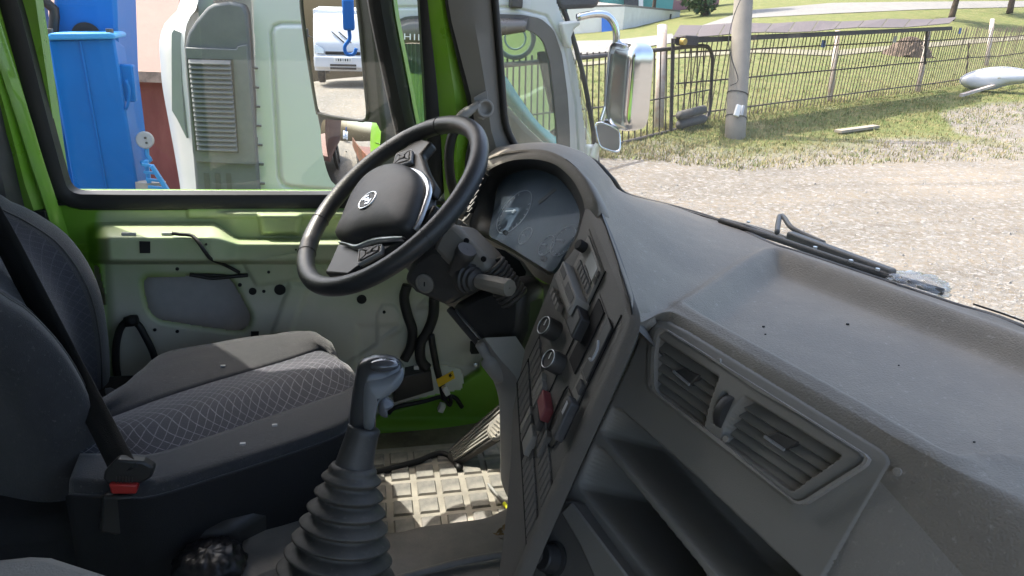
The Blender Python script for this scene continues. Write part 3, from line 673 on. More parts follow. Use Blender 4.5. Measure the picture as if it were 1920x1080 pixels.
# lower shroud block with ignition lock
bl = [Z5(*p) for p in [(552, 835), (600, 740), (690, 680), (790, 700), (900, 780), (905, 880), (765, 968), (610, 900)]]
PB = onY(795, 528, 1.40); nb = nrm((-.55, -.75, -.05))
MB().plate([onP(*q, PB, nb) for q in bl], nb, .12).build('lower_shroud', m_dark, colm, bevel=.012)
kc = onP(*Z5(662, 852), PB+nb*.002, nb)
lk = MB().lathe(kc, nb, [(.020, 0), (.020, .004), (.015, .006), (.0145, .003), (.009, .004), (.001, .004)], 28, cap=False).build('ignition_lock', m_dash2, colm, smooth=False)
MB().box(kc+nb*.004, (.0025, .003, .009)).build('key_slot', m_hole, lk)
# front grey nose of the shroud
nose = [Z5(*p) for p in [(690, 690), (740, 580), (800, 560), (850, 610), (930, 690), (975, 750), (970, 810), (900, 800), (830, 790), (760, 760)]]
PN = onY(850, 470, 1.36); nn_ = nrm((-.6, -.75, .3))
MB().plate([onP(*q, PN, nn_) for q in nose], nn_, .1).build('shroud_nose', m_dash2, colm, bevel=.016)
for p in ((862, 647), (945, 735)):
    q = onP(*Z5(*p), PN+nn_*.002, nn_); MB().lathe(q, nn_, [(.0055, 0), (.0055, .003)], 12).build('screw_recess', m_hole, colm)
a_ = onP(*Z5(805, 800), PN+nn_*.01, nn_); b_ = onP(*Z5(862, 690), PN+nn_*.035, nn_)
ax_ = nrm(b_-a_); L_ = np.linalg.norm(b_-a_)
MB().lathe(a_, ax_, [(.016, 0), (.017, L_*.7), (.0195, L_*.78), (.0195, L_), (.018, L_+.002), (.001, L_+.002)], 28, cap=False).build('stalk_cap', m_dark, colm, auto=40)
a_ = onP(*Z5(890, 835), PN+nn_*.012, nn_); b_ = onP(*Z5(1070, 875), PN+nn_*.055, nn_); ax_ = nrm(b_-a_); L_ = np.linalg.norm(b_-a_)
MB().lathe(a_, ax_, [(.030, -.02), (.030, -.008), (.026, -.006), (.026, .002), (.021, .004), (.021, .012), (.013, .016), (.010, L_*.16)], 28).build('stalk_gaiter', m_dark, colm, auto=40)
MB().lathe(a_, ax_, [(.0105, L_*.14), (.0145, L_*.2), (.016, L_*.6), (.0165, L_*.96), (.0155, L_), (.001, L_)], 10, cap=False).build('stalk', m_grey if False else m_dash2, colm, auto=25)
for k in range(9):
    a_ = onP(*Z5(985+k*13, 775+k*18), PN-nn_*.02, nn_); MB().torus(a_, nrm((.6, -.2, -.7)), .026, .005, 20, 6).build('gaiter_ring', m_dark, colm, smooth=True)
# black knee pad under the column
kp = [Z5(*p) for p in [(760, 970), (900, 890), (1090, 820), (1145, 900), (1130, 1085), (1060, 1250), (1000, 1220), (880, 1110)]]
PK = onY(905, 600, 1.33); nk = nrm((-.55, -.35, -.2)); nk = nrm((-.75, -.6, .1))
MB().plate([onP(*q, PK, nk) for q in kp], nk, .08).build('knee_pad', m_black, colm, bevel=.02)
MB().tube(rs([onP(*Z5(*p), PK+nk*.004, nk) for p in [(780, 975), (860, 1070), (930, 1150), (1000, 1225), (1040, 1240)]], 20, True), .008, 8).build('pad_edge', m_dark, colm, smooth=True)
bk_ = [onP(*Z5(*p), PK+nk*.006, nk) for p in [(770, 980), (800, 980), (900, 1090), (935, 1140), (950, 1180), (915, 1165), (860, 1100)]]
MB().plate(bk_, nk, .01).build('metal_bracket', m_silver, colm, bevel=.002)

# ------------------------------------------------------------------ gear lever
gear = node('gear_lever', T, dep(630, 1070, 1.05))
g0 = dep(628, 1085, 1.05); g1_ = dep(662, 880, 1.05); g2_ = dep(690, 775, 1.05); axg = nrm(g1_-g0); Lg = np.linalg.norm(g1_-g0)
prof = []
nb_ = 8
for k in range(nb_):
    t = k/nb_; r = .086-.052*t; h = -.02+(Lg+.02)*t; dh = (Lg+.02)/nb_
    prof += [(r*.80, h), (r*.90, h+dh*.16), (r*1.02, h+dh*.34), (r*1.035, h+dh*.42), (r*1.01, h+dh*.50), (r*.90, h+dh*.70), (r*.81, h+dh*.86)]
prof += [(.034, Lg), (.030, Lg+.006)]
MB().lathe(g0, axg, prof, 40).build('bellows', mat('dusty_bellows_rubber', (.058, .054, .048), .6, var=.15, vs=12, dirt=(.16, .14, .115), dirt_amt=.5, dirt_scale=14, speck=.25, speck_col=(.24, .21, .18)), gear, smooth=True)
MB().lathe(g0, axg, [(.13, -.06), (.125, -.03), (.10, -.015)], 40).build('bellows_base', m_dark, gear, smooth=True)
ax2 = nrm(g2_-g1_); L2 = np.linalg.norm(dep(683, 800, 1.05)-g1_)
MB().lathe(g1_-ax2*.01, ax2, [(.028, 0), (.027, .01), (.0225, L2), (.0235, L2+.008), (.021, L2+.01)], 28).build('shaft_sleeve', m_dark, gear, smooth=True)
ZG = lambda a, b: (480+.4259*a, 620+.4259*b)
kd = 1.05; kn = nrm(CP-dep(705, 730, kd)); kn = nrm(kn*np.array([1, 1, .3]))
def onK(x, y, h=0): return onP(x, y, dep(705, 730, kd)+kn*h, kn)
def blob(outline, prof_, name, mt, par_, n=48):
    E_ = rs([onK(*ZG(*p)) for p in outline], n, True, True); c_ = E_.mean(0)
    rows_ = [c_+(E_-c_)*s_+kn*h for s_, h in prof_]
    return MB().grid(np.stack(rows_), closed=True).build(name, mt, par_, smooth=True)
half = [(.05, -.026), (.5, -.025), (.85, -.019), (.97, -.010), (1, 0), (.97, .010), (.85, .019), (.5, .025), (.05, .026)]
kn_o = [(412, 425), (420, 300), (438, 190), (448, 150), (480, 120), (540, 107), (600, 112), (640, 135), (655, 170), (645, 215), (600, 260), (545, 292), (530, 350), (522, 430), (470, 445)]
blob(kn_o, half, 'knob', mat('knob_dark', (.035, .036, .038), .3, var=.08, coat=.3), gear)
blob([(470, 400), (466, 300), (472, 215), (490, 190), (560, 178), (620, 160), (644, 150), (652, 172), (640, 212), (596, 252), (548, 284), (530, 330), (515, 410), (490, 420)], [(1.0, .006), (.98, .018), (.9, .0255), (.5, .030), (.05, .031)], 'knob_insert', mat('knob_grey', (.135, .145, .155), .42, var=.06), gear)
blob([(500, 150), (505, 125), (560, 112), (610, 120), (632, 138), (600, 158), (540, 165)], [(1, .010), (.9, .022), (.5, .026), (.05, .027)], 'knob_cap', mat('knob_gloss', (.06, .062, .068), .12, var=.04, coat=.6), gear)
blob([(545, 300), (560, 290), (600, 310), (606, 325), (580, 345), (578, 375), (545, 365), (538, 335)], [(.05, -.012), (.9, -.010), (1, 0), (.9, .010), (.05, .012)], 'trigger', mat('trigger_grey', (.12, .125, .135), .35, var=.05), gear)
# ------------------------------------------------------------------ dashboard
def hy(x): return float(np.clip(1.72-(x-905)*.0027, .9, 1.69))
PA = [(905, 300), (940, 287), (1000, 280), (1045, 290), (1085, 320), (1110, 360), (1125, 395), (1152, 470), (1180, 560)]
YA = [1.70, 1.62, 1.467, 1.36, 1.26, 1.20, 1.15, 1.04, .935]
A_ = [onY(*p, y) for p, y in zip(PA, YA)]
A_ += [onZ(1196, 604, 1.947), onZ(1262, 586, 1.95), onZ(1384, 649, 1.95), onZ(1588, 764, 1.95), onZ(1758, 864, 1.95)]
A_ += [np.array([.70, .30, 1.95]), np.array([.68, 0, 1.95]), np.array([.60, -.5, 1.95])]
def basey(y):
    B0 = rs(BASE, 300, True); i = int(np.argmin(abs(B0[:, 1]-y)+ (B0[:, 1] > 1.6)*0)); return B0[i]
B_ = [onY(964, 279, 1.80), onY(1000, 281, 1.78), onY(1040, 284, 1.755), onY(1075, 290, 1.73), onY(1110, 300, 1.70), onY(1142, 332, 1.68), onZ(1170, 362, 1.955), onZ(1260, 386, 1.95), onZ(1350, 414, 1.945), onZ(1440, 455, 1.95), onZ(1500, 474, 1.95), onZ(1640, 521, 1.95), onZ(1780, 568, 1.95), onZ(1920, 615, 1.95), basey(.45), basey(.1), basey(-.45)]
dash = node('dashboard', T, (.7, .9, 1.9))
NA, NV = 190, 64
Au, Bu = [], []
tt = np.arange(len(A_)); 
def inter(P_, n): 
    Q = []
    P_ = np.array(P_); m = len(P_)
    for t in np.linspace(0, m-1, n):
        i = min(int(t), m-2); u = t-i; p1, p2 = P_[i], P_[i+1]; p0 = P_[i-1] if i else 2*p1-p2; p3 = P_[i+2] if i+2 < m else 2*p2-p1
        Q.append(.5*((2*p1)+(-p0+p2)*u+(2*p0-5*p1+4*p2-p3)*u*u+(-p0+3*p1-3*p2+p3)*u**3))
    return np.array(Q)
Au, Bu = inter(A_, NA), inter(B_, NA)
vv = np.linspace(0, 1, NV)
GT = Au[:, None]*(1-vv)[None, :, None]+Bu[:, None]*vv[None, :, None]
wl = sst(75, 110, np.arange(NA))[:, None]
GT[..., 2] += .018*np.sin(np.pi*vv)[None]*(1-wl)
GT[..., 2] -= .035*(sst(.93, 1.0, vv)**2)[None]*np.ones((NA, 1))*0
tray = [(1285, 574), (1300, 560), (1420, 482), (1455, 470), (1500, 484), (1700, 556), (1920, 636), (2080, 700), (2140, 800), (2100, 860), (1990, 868), (1860, 852), (1800, 858), (1770, 852), (1740, 832), (1600, 750), (1400, 640)]
TP = np.array([onZ(*p, 1.95)[:2] for p in tray])
TP = rs(TP, 120, True, True)
td = sdf(GT[..., 0], GT[..., 1], TP)
GT[..., 2] -= .034*(1-sst(-.045, .0, td))-.005*(1-sst(0, .016, np.abs(td-.006)))
# the top rolls over into the rear face in the same sheet
PV0 = onZ(1235, 602, 1.93); _bb = onZ(1665, 858, 1.93); nv = -nrm(np.cross(_bb-PV0, (-.45, 0, -.9)))
def onV(x, y, h=0.0): return onP(x, y, PV0+nv*h, nv)
_sm = [onV(1197, 638, -.001), onV(1234, 605, -.001), onV(1355, 681, -.001), onV(1562, 808, -.001), onV(1680, 935, -.001)]
Rl = [q+np.array([-.001, 0, -.004]) for q in A_[:9]]+_sm
for q in A_[14:]:
    t_ = q-nv*((q-PV0) @ nv); Rl.append(t_+np.array([-.06, 0, -.13]))
Ru = inter(Rl, NA); Ru = Ru-nv*(((Ru-PV0) @ nv)*sst(86, 100, np.arange(NA)))[:, None]
NR = 14; roll = np.zeros((NA, NR, 3))
for i in range(NA):
    a_ = GT[i, 0]; tdir = nrm(GT[i, 0]-GT[i, 1]); den = tdir @ nv; dist = ((PV0-a_) @ nv)/den if abs(den) > 1e-4 else 0
    w_ = float(sst(84, 104, i)); c_ = a_+tdir*min(max(dist, 0.0), .09)*w_
    if w_ < 1e-3: c_ = (a_+Ru[i])/2
    # keep the control point above the roll end, in the face plane
    for k, u in enumerate(np.linspace(1, 0, NR)[:-1]):
        roll[i, k] = a_*(1-u)**2+2*c_*u*(1-u)+Ru[i]*u*u
GT2 = np.concatenate([roll[:, :-1], GT], 1)
MB().grid(GT2).build('dash_top', m_dashtop, dash, smooth=True)
MB().tube(Au[40:106]+np.array([-.0005, -.0005, .0005]), .0013, 6).build('hood_seam', m_hole, dash, smooth=True)
# thin defroster lip along the glass
MB().tube(Bu+np.array([.008, 0, -.006]), .008, 8).build('glass_seal', m_seal, dash, smooth=True)

# rear face: panel plane
r0 = [A_[9]]+[A_[10], A_[11], A_[12], A_[13]]+[A_[14], A_[15]]
r1 = [onV(1205, 612, -.002), onV(1262, 604, .0), onV(1375, 668, .0), onV(1575, 792, .0), onV(1725, 890, .0), onV(2000, 1060, 0), onV(2500, 1400, 0)]
r2 = [onV(1192, 650, -.004), onV(1240, 640, -.012), onV(1340, 720, -.012), onV(1540, 860, -.012), onV(1690, 960, -.004), onV(1960, 1130, 0), onV(2450, 1480, 0)]
r3 = [onV(1075, 905, -.03), onV(1150, 900, -.19), onV(1250, 960, -.19), onV(1420, 1060, -.19), onV(1590, 1110, -.004), onV(1800, 1300, 0), onV(2200, 1600, 0)]
r4 = [onV(960, 1150, -.03), onV(1050, 1200, -.19), onV(1150, 1250, -.19), onV(1300, 1300, -.19), onV(1450, 1300, -.006), onV(1650, 1500, 0), onV(2000, 1900, 0)]
# right-hand part of the face (the smooth flank beside the vent panel)
def seg(r, a, b): return r[a:b]
rr0 = [A_[12]*.6+A_[13]*.4, A_[13], A_[14], A_[15], A_[16]]
rr1 = [onV(1625, 826, -.002), onV(1735, 900, 0), onV(2050, 1085, 0), onV(2500, 1380, .0), onV(2900, 1700, 0)]
rr1b = [onV(1618, 842, -.006), onV(1722, 915, .002), onV(2030, 1110, .004), onV(2450, 1420, .004), onV(2850, 1750, 0)]
rr2 = [onV(1560, 1000, -.006), onV(1660, 1040, .004), onV(1900, 1250, .004), onV(2200, 1550, 0), onV(2600, 1900, 0)]
rr3 = [onV(1500, 1095, -.006), onV(1600, 1150, 0), onV(1800, 1400, 0), onV(2050, 1700, 0), onV(2400, 2100, 0)]
G_ = np.stack([inter(r, 40) for r in (rr1b, rr2, rr3)]); fe = Ru[int((13-.45)/16*(NA-1)):]; fe = rs(fe, 40)
wf_ = sst(.05, .45, np.linspace(0, 1, 40))[:, None]
f1 = fe+np.array([-.0135, 0, -.027]); f1 = f1-nv[None]*((f1-PV0) @ nv)[:, None]
f2 = fe+np.array([-.06, 0, -.12]); f2 = f2-nv[None]*((f2-PV0) @ nv)[:, None]; f3 = fe+np.array([-.16, 0, -.32]); f3 = f3-nv[None]*((f3-PV0) @ nv)[:, None]
f1 += wf_*np.array([-.012, -.004, .006]); f2 += wf_*np.array([-.06, -.01, .03]); f3 += wf_*np.array([-.16, -.02, .06])
lft = [onV(1628, 880, -.004), onV(1560, 1000, -.004), onV(1470, 1140, -.004)]
f1[0] = f1[0]; f2[:3] += (lft[1]-f2[0])*np.array([1, .6, .25])[:, None]; f3[:3] += (lft[2]-f3[0])*np.array([1, .6, .25])[:, None]
MB().grid(np.stack([rs(np.stack([fe[j], f1[j], f2[j], f3[j]]), 24) for j in range(40)])).build('face_flank', m_dash, dash, smooth=True)
# roll between the top and the vent panel
q0 = [A_[9], A_[10], A_[11], A_[12], A_[13]]
q1 = [onV(1200, 612, .004)*.5+A_[9]*.5+np.array([-.004, 0, .006]), onV(1245, 598, .004), onV(1372, 668, .006), onV(1582, 796, .006), onV(1725, 888, .004)]
q2 = [onV(1196, 634, -.002), onV(1238, 604, -.002), onV(1362, 679, -.002), onV(1572, 804, -.002), onV(1700, 884, -.002)]

# vent panel as a pressed sheet with real recesses
Z2 = lambda a, b: (1040+.463*a, 580+.463*b)
panel = [(1196, 645), (1200, 632), (1215, 612), (1235, 602), (1258, 603), (1300, 626), (1655, 843), (1668, 856), (1671, 870), (1660, 888), (1545, 1083), (1480, 1180), (930, 1180), (1045, 960), (1075, 900)]
ventL = [Z2(*p) for p in [(430, 115), (690, 285), (655, 390), (630, 480), (415, 320)]]
ventR = [Z2(*p) for p in [(800, 365), (1190, 605), (990, 745), (705, 540), (720, 480), (755, 415)]]
frame = [Z2(*p) for p in [(425, 72), (445, 76), (850, 330), (1255, 585), (1272, 608), (1255, 632), (1012, 788), (980, 792), (690, 565), (402, 338), (388, 310), (390, 180), (405, 92)]]
sh1 = [Z2(*p) for p in [(245, 402), (270, 410), (500, 610), (1010, 1090), (1100, 1250), (800, 1250), (700, 1110), (205, 515), (200, 490)]]
sh2 = [Z2(*p) for p in [(170, 560), (195, 565), (330, 720), (600, 1050), (690, 1200), (500, 1250), (420, 1110), (115, 728), (112, 700)]]
gx = np.arange(925, 1684, 3.2); gy = np.arange(596, 1184, 3.2); VX, VY = np.meshgrid(gx, gy)
dp_, dfm = sdf(VX, VY, panel), sdf(VX, VY, frame)
dl, dr_ = sdf(VX, VY, ventL), sdf(VX, VY, ventR); d1, d2 = sdf(VX, VY, sh1), sdf(VX, VY, sh2)
h = .003-.006*sst(-3.5, 0, dp_)
h += .004*(1-sst(-3, 1, dfm))+.010*(1-sst(0, 60, dfm))*(1-sst(-.1, .1, -dfm-1e3))*0
h += .009*(1-sst(-40, 45, dfm+ (VY-(.60*(VX-1240)+620))*.0))*1.0
h -= .06*(1-sst(-4, 1, dl))+.06*(1-sst(-4, 1, dr_))
h -= .13*(1-sst(-10, 2, d1))+.16*(1-sst(-10, 2, d2))
wh = sdf(VX, VY, [Z2(*p) for p in [(715, 345), (728, 350), (715, 410), (680, 475), (668, 470), (690, 390)]]); h -= .02*(1-sst(-3, 1, wh))
GVv = np.zeros(VX.shape+(3,))
for i in range(VX.shape[0]):
    for j in range(VX.shape[1]): GVv[i, j] = onV(VX[i, j], VY[i, j])+nv*h[i, j]
cc2 = lambda a: (a[:-1, :-1]+a[1:, 1:])/2
MB().grid(GVv, cc2(dp_) < 0).build('vent_panel', m_dash2, dash, smooth=True)
for pol in (frame,):
    O_ = rs([onV(*p, .020) for p in rs(pol, 80, False, True)], 80, True, True)
MB().plate([onV(*p, -.016) for p in [(1185, 612), (1200, 604), (1262, 600), (1300, 640), (1210, 690), (1188, 660)]], nv, .01).build('corner_filler', m_dash2, dash)
vent = node('air_vent', T, onV(1400, 780))
def ringpx(outer, k, h_, th, name, mt, par_):
    O_ = np.array(outer); c_ = O_.mean(0); O2 = rs(O_, 90, False, True); dirs = c_-O2; I2 = O2+dirs/np.linalg.norm(dirs, axis=1)[:, None]*k
    return MB().ring([onV(*p, h_) for p in O2], [onV(*p, h_) for p in I2], nv, th).build(name, mt, par_, auto=40)
ringpx(frame, 7, .0185, .008, 'vent_frame', m_dash, vent)
for pol, n_s, ang, hd in ((ventL, 5, 0, ((480, 250), (545, 305), (585, 265), (520, 235))), (ventR, 5, 0, ((850, 515), (930, 570), (985, 535), (900, 495)))):
    P4 = np.array(pol)
    tl, tr, br, bl_ = (P4[0], P4[1], P4[-2] if len(pol) == 5 else P4[2], P4[-1] if len(pol) == 5 else P4[3])
    if len(pol) == 5: tl, tr, br, bl_ = P4[0], P4[1], P4[3], P4[4]
    else: tl, tr, br, bl_ = P4[0], P4[1], P4[2], P4[3]
    for k in range(n_s):
        t = (k+.5)/n_s; a_ = tl*(1-t)+bl_*t; b_ = tr*(1-t)+br*t
        a3, b3 = onV(*a_, -.006), onV(*b_, -.006); d_ = nrm(b3-a3)
        ua = nrm(nv*.55+np.array([-.45, 0, -.9])*.62); ub = np.cross(d_, ua)
        MB().box((a3+b3)/2, (np.linalg.norm(b3-a3), .021, .002), (d_, nrm(ua-d_*(ua@d_)), nrm(ub))).build('slat', m_dash2, vent)
    MB().plate([onV(*Z2(*p), .006) for p in hd], nv, .012).build('vane_tab', m_dark, vent, bevel=.002)
    MB().bar(onV(*Z2(*hd[0]), .009), onV(*Z2(*hd[1]), .009), .003, .003).build('tab_edge', m_grey, vent)
    MB().plate([onV(*p, -.035) for p in pol], nv, .004).build('duct_back', m_hole, vent)
wq = onV(*Z2(695, 415), .012); wd = nrm(onV(*Z2(725, 350), .012)-onV(*Z2(670, 475), .012)); wx_ = nrm(np.cross(wd, nv))
wl_ = MB().lathe(wq-wx_*.006-nv*.008, wx_, [(.024, 0), (.025, .002), (.025, .010), (.024, .012)], 30).build('thumb_wheel', m_dark, vent, auto=30)
for p in ((660, 208), (690, 525), (1385, 657)):
    q = onV(*Z2(*p), .016 if p[1] != 657 else .01); MB().lathe(q-nv*.003, nv, [(.0045, 0), (.0045, .003), (.0025, .0035)], 14).build('screw_cap', m_dash, vent)

# ------------------------------------------------------------------ centre stack facing the driver
PC0 = onY(1185, 590, .92); _t = onY(1097, 392, 1.2); _b2 = onY(975, 1060, .80); nc = nrm(np.cross(_t-PC0, _b2-PC0))
if nc @ (PC0-CP) > 0: nc = -nc
def onC(x, y, h=0.0): return onP(x, y, PC0+nc*h, nc)
stack = node('centre_stack', T, onC(1060, 750))
face = [(1097, 394), (1110, 410), (1165, 540), (1174, 575), (1172, 600), (1148, 665), (1070, 845), (1008, 985), (966, 1085), (935, 1085), (950, 960), (958, 860), (962, 770), (985, 652), (1040, 514), (1075, 470)]
MB().plate([onC(*p) for p in face], nc, .02).build('stack_face', m_stack, stack)
ed = [(1122, 395), (1152, 470), (1180, 560), (1186, 592), (1178, 622), (1150, 690), (1070, 864), (1010, 1000), (975, 1085)]
ei = [(1097, 392), (1126, 455), (1158, 535), (1171, 578), (1166, 608), (1142, 670), (1062, 848), (1002, 985), (960, 1085)]
e0 = rs([onC(*p, .0) for p in ei], 50, True); e1 = rs([onC(*p, .006) for p in ei], 50, True); e2 = rs([onC(*p, .004) for p in ed], 50, True)
eo = [onC(*p, -.004)+np.array([0, -.006, 0]) for p in [(1128, 396), (1158, 470), (1188, 560), (1198, 596), (1192, 626), (1164, 694), (1086, 868), (1026, 1004), (990, 1088)]]
es = [A_[6], A_[7]+np.array([0, 0, -.004]), A_[8]+np.array([0, 0, -.01]), A_[9]+np.array([0, 0, -.012]), onV(1196, 640, -.01), onV(1160, 720, -.012), onV(1078, 896, -.012), onV(1046, 958, -.012), onV(985, 1085, -.012)]
ez = [A_[6]+np.array([0, 0, -.03]), A_[7]+np.array([.02, 0, -.05]), A_[8]+np.array([.04, 0, -.06]), A_[9]+np.array([.05, 0, -.06]), onV(1215, 655, -.05), onV(1190, 735, -.05), onV(1112, 906, -.06), onV(1080, 968, -.06), onV(1030, 1090, -.06)]
MB().grid(np.stack([e0, e1, e2, rs(eo, 50, True), rs(es, 50, True), rs(ez, 50, True)])).build('stack_bezel', m_stack, stack, auto=50)
Z8 = lambda a, b: (980+.2963*a, 440+.2963*b)
Z7 = lambda a, b: (900+.4444*a, 600+.4444*b)
def cplate(pts, h_, th, name, mt, Z=Z8, bev=.0015, par_=None): return MB().plate([onC(*Z(*p), h_) for p in pts], nc, th).build(name, mt, par_ or stack, bevel=bev)
# panel axes on the photo: a runs down the stack, b across it towards the passenger side
AX, BX = np.array([-.43, .90]), np.array([.34, .94]); OX = np.array([1097., 394.])
def ab(a, b_): return OX+a*AX+b_*BX
def crect(a0, a1, b0, b1, h_, th, name, mt, par_=None, bev=.0012, skew=0.0):
    q = [onC(*ab(a0, b0), h_), onC(*ab(a0+skew, b1), h_), onC(*ab(a1+skew, b1), h_), onC(*ab(a1, b0), h_)]
    return MB().plate(q, nc, th).build(name, mt, par_ or stack, bevel=bev)
crect(8, 88, 28, 114, .0022, .004, 'radio_surround', m_stack)
rad = crect(15, 80, 35, 108, .0065, .01, 'radio', m_dash2)
crect(20, 48, 60, 96, .0072, .003, 'radio_display', mat('lcd_window', (.24, .25, .235), .2, var=.03), rad, .0004)
for k in range(6): crect(58, 74, 42+k*9.2, 49+k*9.2, .0105, .005, 'radio_button', m_stack, rad, .0008)
for k in range(2):
    for l in range(2): crect(22+l*13, 32+l*13, 98-k*0, 105, .0095, .004, 'radio_button', m_stack, rad, .0006)
crect(50, 55, 60, 96, .008, .003, 'key_strip', m_dark, rad, .0004)
q = onC(*ab(34, 44), .004); MB().lathe(q, nc, [(.0095, 0), (.0095, .015), (.008, .017)], 20).build('volume_knob', m_hole, rad, auto=30)
rd_ = crect(100, 137, 4, 78, .030, .034, 'card_reader', m_dash2, bev=.002)
crect(104, 117, 8, 28, .0308, .002, 'reader_slot', m_dark, rd_, .0003); crect(106, 120, 40, 72, .0308, .002, 'reader_slot', m_dark, rd_, .0003)
crect(122, 134, 8, 72, .0315, .003, 'reader_flap', m_dash, rd_, .0006)
crect(106, 150, 79, 112, .024, .028, 'reader_tray', m_black, rd_, .003)
for k in range(4): crect(150, 163, 8+k*10, 15+k*10, .012, .012, 'toggle', m_dash2, bev=.0012)
for a, b_ in ((206, 32), (225, 81)):
    q = onC(*ab(a, b_), .026)-nc*.026; kn2 = MB().lathe(q, nc, [(.0172, -.002), (.0172, .024), (.0158, .0262), (.0138, .0262), (.013, .024), (.001, .024)], 32, cap=False).build('rotary_dial', m_dark, stack, auto=30)
    MB().torus(q+nc*.0262, nc, .0148, .0009, 36, 8).build('dial_ring', m_silver, kn2, smooth=True)
    MB().bar(q+nc*.0255, q+nc*.0255+nrm(onC(*ab(a-10, b_))-onC(*ab(a, b_)))*.011, .0016, .001, nc).build('dial_mark', m_white, kn2)
crect(40, 205, 124, 200, .0020, .004, 'slot_surround', m_stack)
crect(46, 174, 131, 160, .0050, .004, 'storage_slot', m_hole, bev=.0004)
dr2 = crect(40, 152, 174, 196, .0060, .005, 'ashtray', m_black)
MB().tube(rs([onC(*ab(*p), .014) for p in [(122, 179), (118, 186), (95, 187), (84, 180)]], 16, True), .0022, 8).build('pull_handle', m_grey, dr2, smooth=True)
sw_ = crect(156, 196, 174, 197, .0034, .004, 'small_switch', m_dash2); crect(164, 184, 178, 192, .010, .008, 'switch_rocker', m_dark, sw_)
# two columns of rocker switches and blanks, each its own piece
crect(226, 270, 33, 246, .0012, .003, 'switch_well', m_hole, bev=0, skew=112); crect(274, 326, 33, 246, .0012, .003, 'switch_well', m_hole, bev=0, skew=126)
for k in range(19):
    b_ = 35+k*11.0; a2 = 232+(b_-38)*.52; a1_ = 281+(b_-38)*.60
    if k in (6, 7, 8): pass
    else: crect(a2, a2+43, b_, b_+9.2, .0045 if k not in (4, 5, 11) else .010, .005 if k not in (4, 5, 11) else .011, 'switch_blank' if k not in (4, 5, 11) else 'rocker', m_stack if k not in (4, 5) else m_dash2, bev=.0008, skew=4.8)
    if k in (7, 8): pass
    else: crect(a1_, a1_+43, b_, b_+9.2, .0045 if k not in (5, 6) else .010, .005 if k not in (5, 6) else .011, 'switch_blank' if k not in (5, 6) else 'rocker', m_stack if k != 5 else m_dash2, bev=.0008, skew=5.5)
rs1 = crect(266, 292, 101, 130, .018, .018, 'hazard_switch', m_redsw, bev=.002, skew=10); lab(rs1, 'faded red rocker switch on the centre stack')
crect(293, 312, 103, 131, .015, .015, 'rocker', m_dark, bev=.002, skew=10)
crect(326, 366, 112, 131, .014, .014, 'rocker', m_dash2, bev=.002, skew=8)
MB().tube(rs([onC(*ab(*p), .002) for p in [(200, 160), (204, 190), (250, 196), (294, 192), (300, 170), (262, 158), (215, 156), (200, 160)]], 40, True), .0014, 6).build('lever_recess', m_hole, stack, smooth=True)
lev = crect(208, 286, 167, 185, .024, .018, 'rotary_lever', m_dark, bev=.003); crect(216, 240, 172, 178, .0245, .002, 'lever_mark', m_grey, lev, .0004)
for b_ in (118, 205): MB().tube(rs([onC(*ab(*p), .001) for p in [(4, b_), (120, b_), (260, b_+4)]], 20), .0011, 6).build('panel_joint', m_hole, stack)
# lower box with twist lock
PBX = onV(1060, 1010, .03)
lb = [Z7(*p) for p in [(388, 762), (300, 756), (255, 860), (190, 1040), (150, 1130), (720, 1130), (610, 1080)]]
MB().plate([onP(*p, PBX, nv) for p in lb], nv, .03).build('lower_box', m_stack, stack, bevel=.004)
MB().plate([onP(*p, PBX+nv*.006, nv) for p in [Z7(*q) for q in [(340, 812), (384, 768), (560, 1000), (660, 1130), (500, 1130), (420, 950)]]], nv, .006).build('box_edge', m_dash2, stack, bevel=.003)
q = onP(*Z7(315, 1010), PBX, nv)
tw = MB().lathe(q, nv, [(.026, 0), (.026, .004), (.021, .006), (.019, .024), (.017, .026)], 26).build('twist_lock', m_black, stack, auto=30)
MB().box(q+nv*.028, (.005, .005, .022)).build('lock_mark', m_dark, tw)

# ------------------------------------------------------------------ instrument binnacle
inst_ = node('instrument_cluster', T, onY(1000, 400, 1.45))
outer = [(868, 425), (884, 370), (905, 305), (940, 287), (1000, 280), (1045, 290), (1085, 320), (1110, 360), (1122, 395), (1110, 430), (1078, 488), (1042, 526), (1020, 528), (960, 492), (905, 457)]
inner = [(880, 422), (893, 372), (911, 326), (945, 305), (990, 298), (1035, 306), (1068, 331), (1088, 363), (1097, 398), (1088, 432), (1062, 476), (1036, 513), (1018, 510), (960, 472), (900, 440)]
back = [(917, 440), (924, 400), (934, 350), (958, 327), (1000, 318), (1040, 330), (1064, 352), (1078, 375), (1087, 400), (1080, 435), (1060, 472), (1037, 508), (1015, 500), (970, 472), (932, 450)]
P_I = onY(1000, 410, 1.50); n_I = nrm((-.8, -.10, .58))
def onI(x, y, h=0.0): return onP(x, y, P_I+n_I*h, n_I)
O3 = rs([onY(*p, hy(p[0])) for p in outer], 90, True, True)
I3 = rs([onY(*p, hy(p[0])-.002) for p in inner], 90, True, True)
I4 = rs([onY(*p, hy(p[0])+.008) for p in inner], 90, True, True)
K3 = rs([onI(*p) for p in back], 90, True, True)
MB().grid(np.stack([O3+np.array([.03, .02, -.02]), O3, I3]), closed=True).build('hood', m_dash, inst_, smooth=True)
MB().grid(np.stack([I3, I4, I4*.5+K3*.5, K3]), closed=True).build('hood_lining', m_dark, inst_, smooth=True)
MB().plate([onI(*p, .0) for p in rs(back, 60, True, True)], n_I, .01).build('dial_face', mat('dial_face_dusty', (.085, .115, .15), .45, var=.25, vs=9, dirt=(.17, .20, .24), dirt_amt=.6, dirt_scale=11, spec=.1), inst_)
m_line = mat('dial_marking', (.6, .63, .66), .5, var=.1)
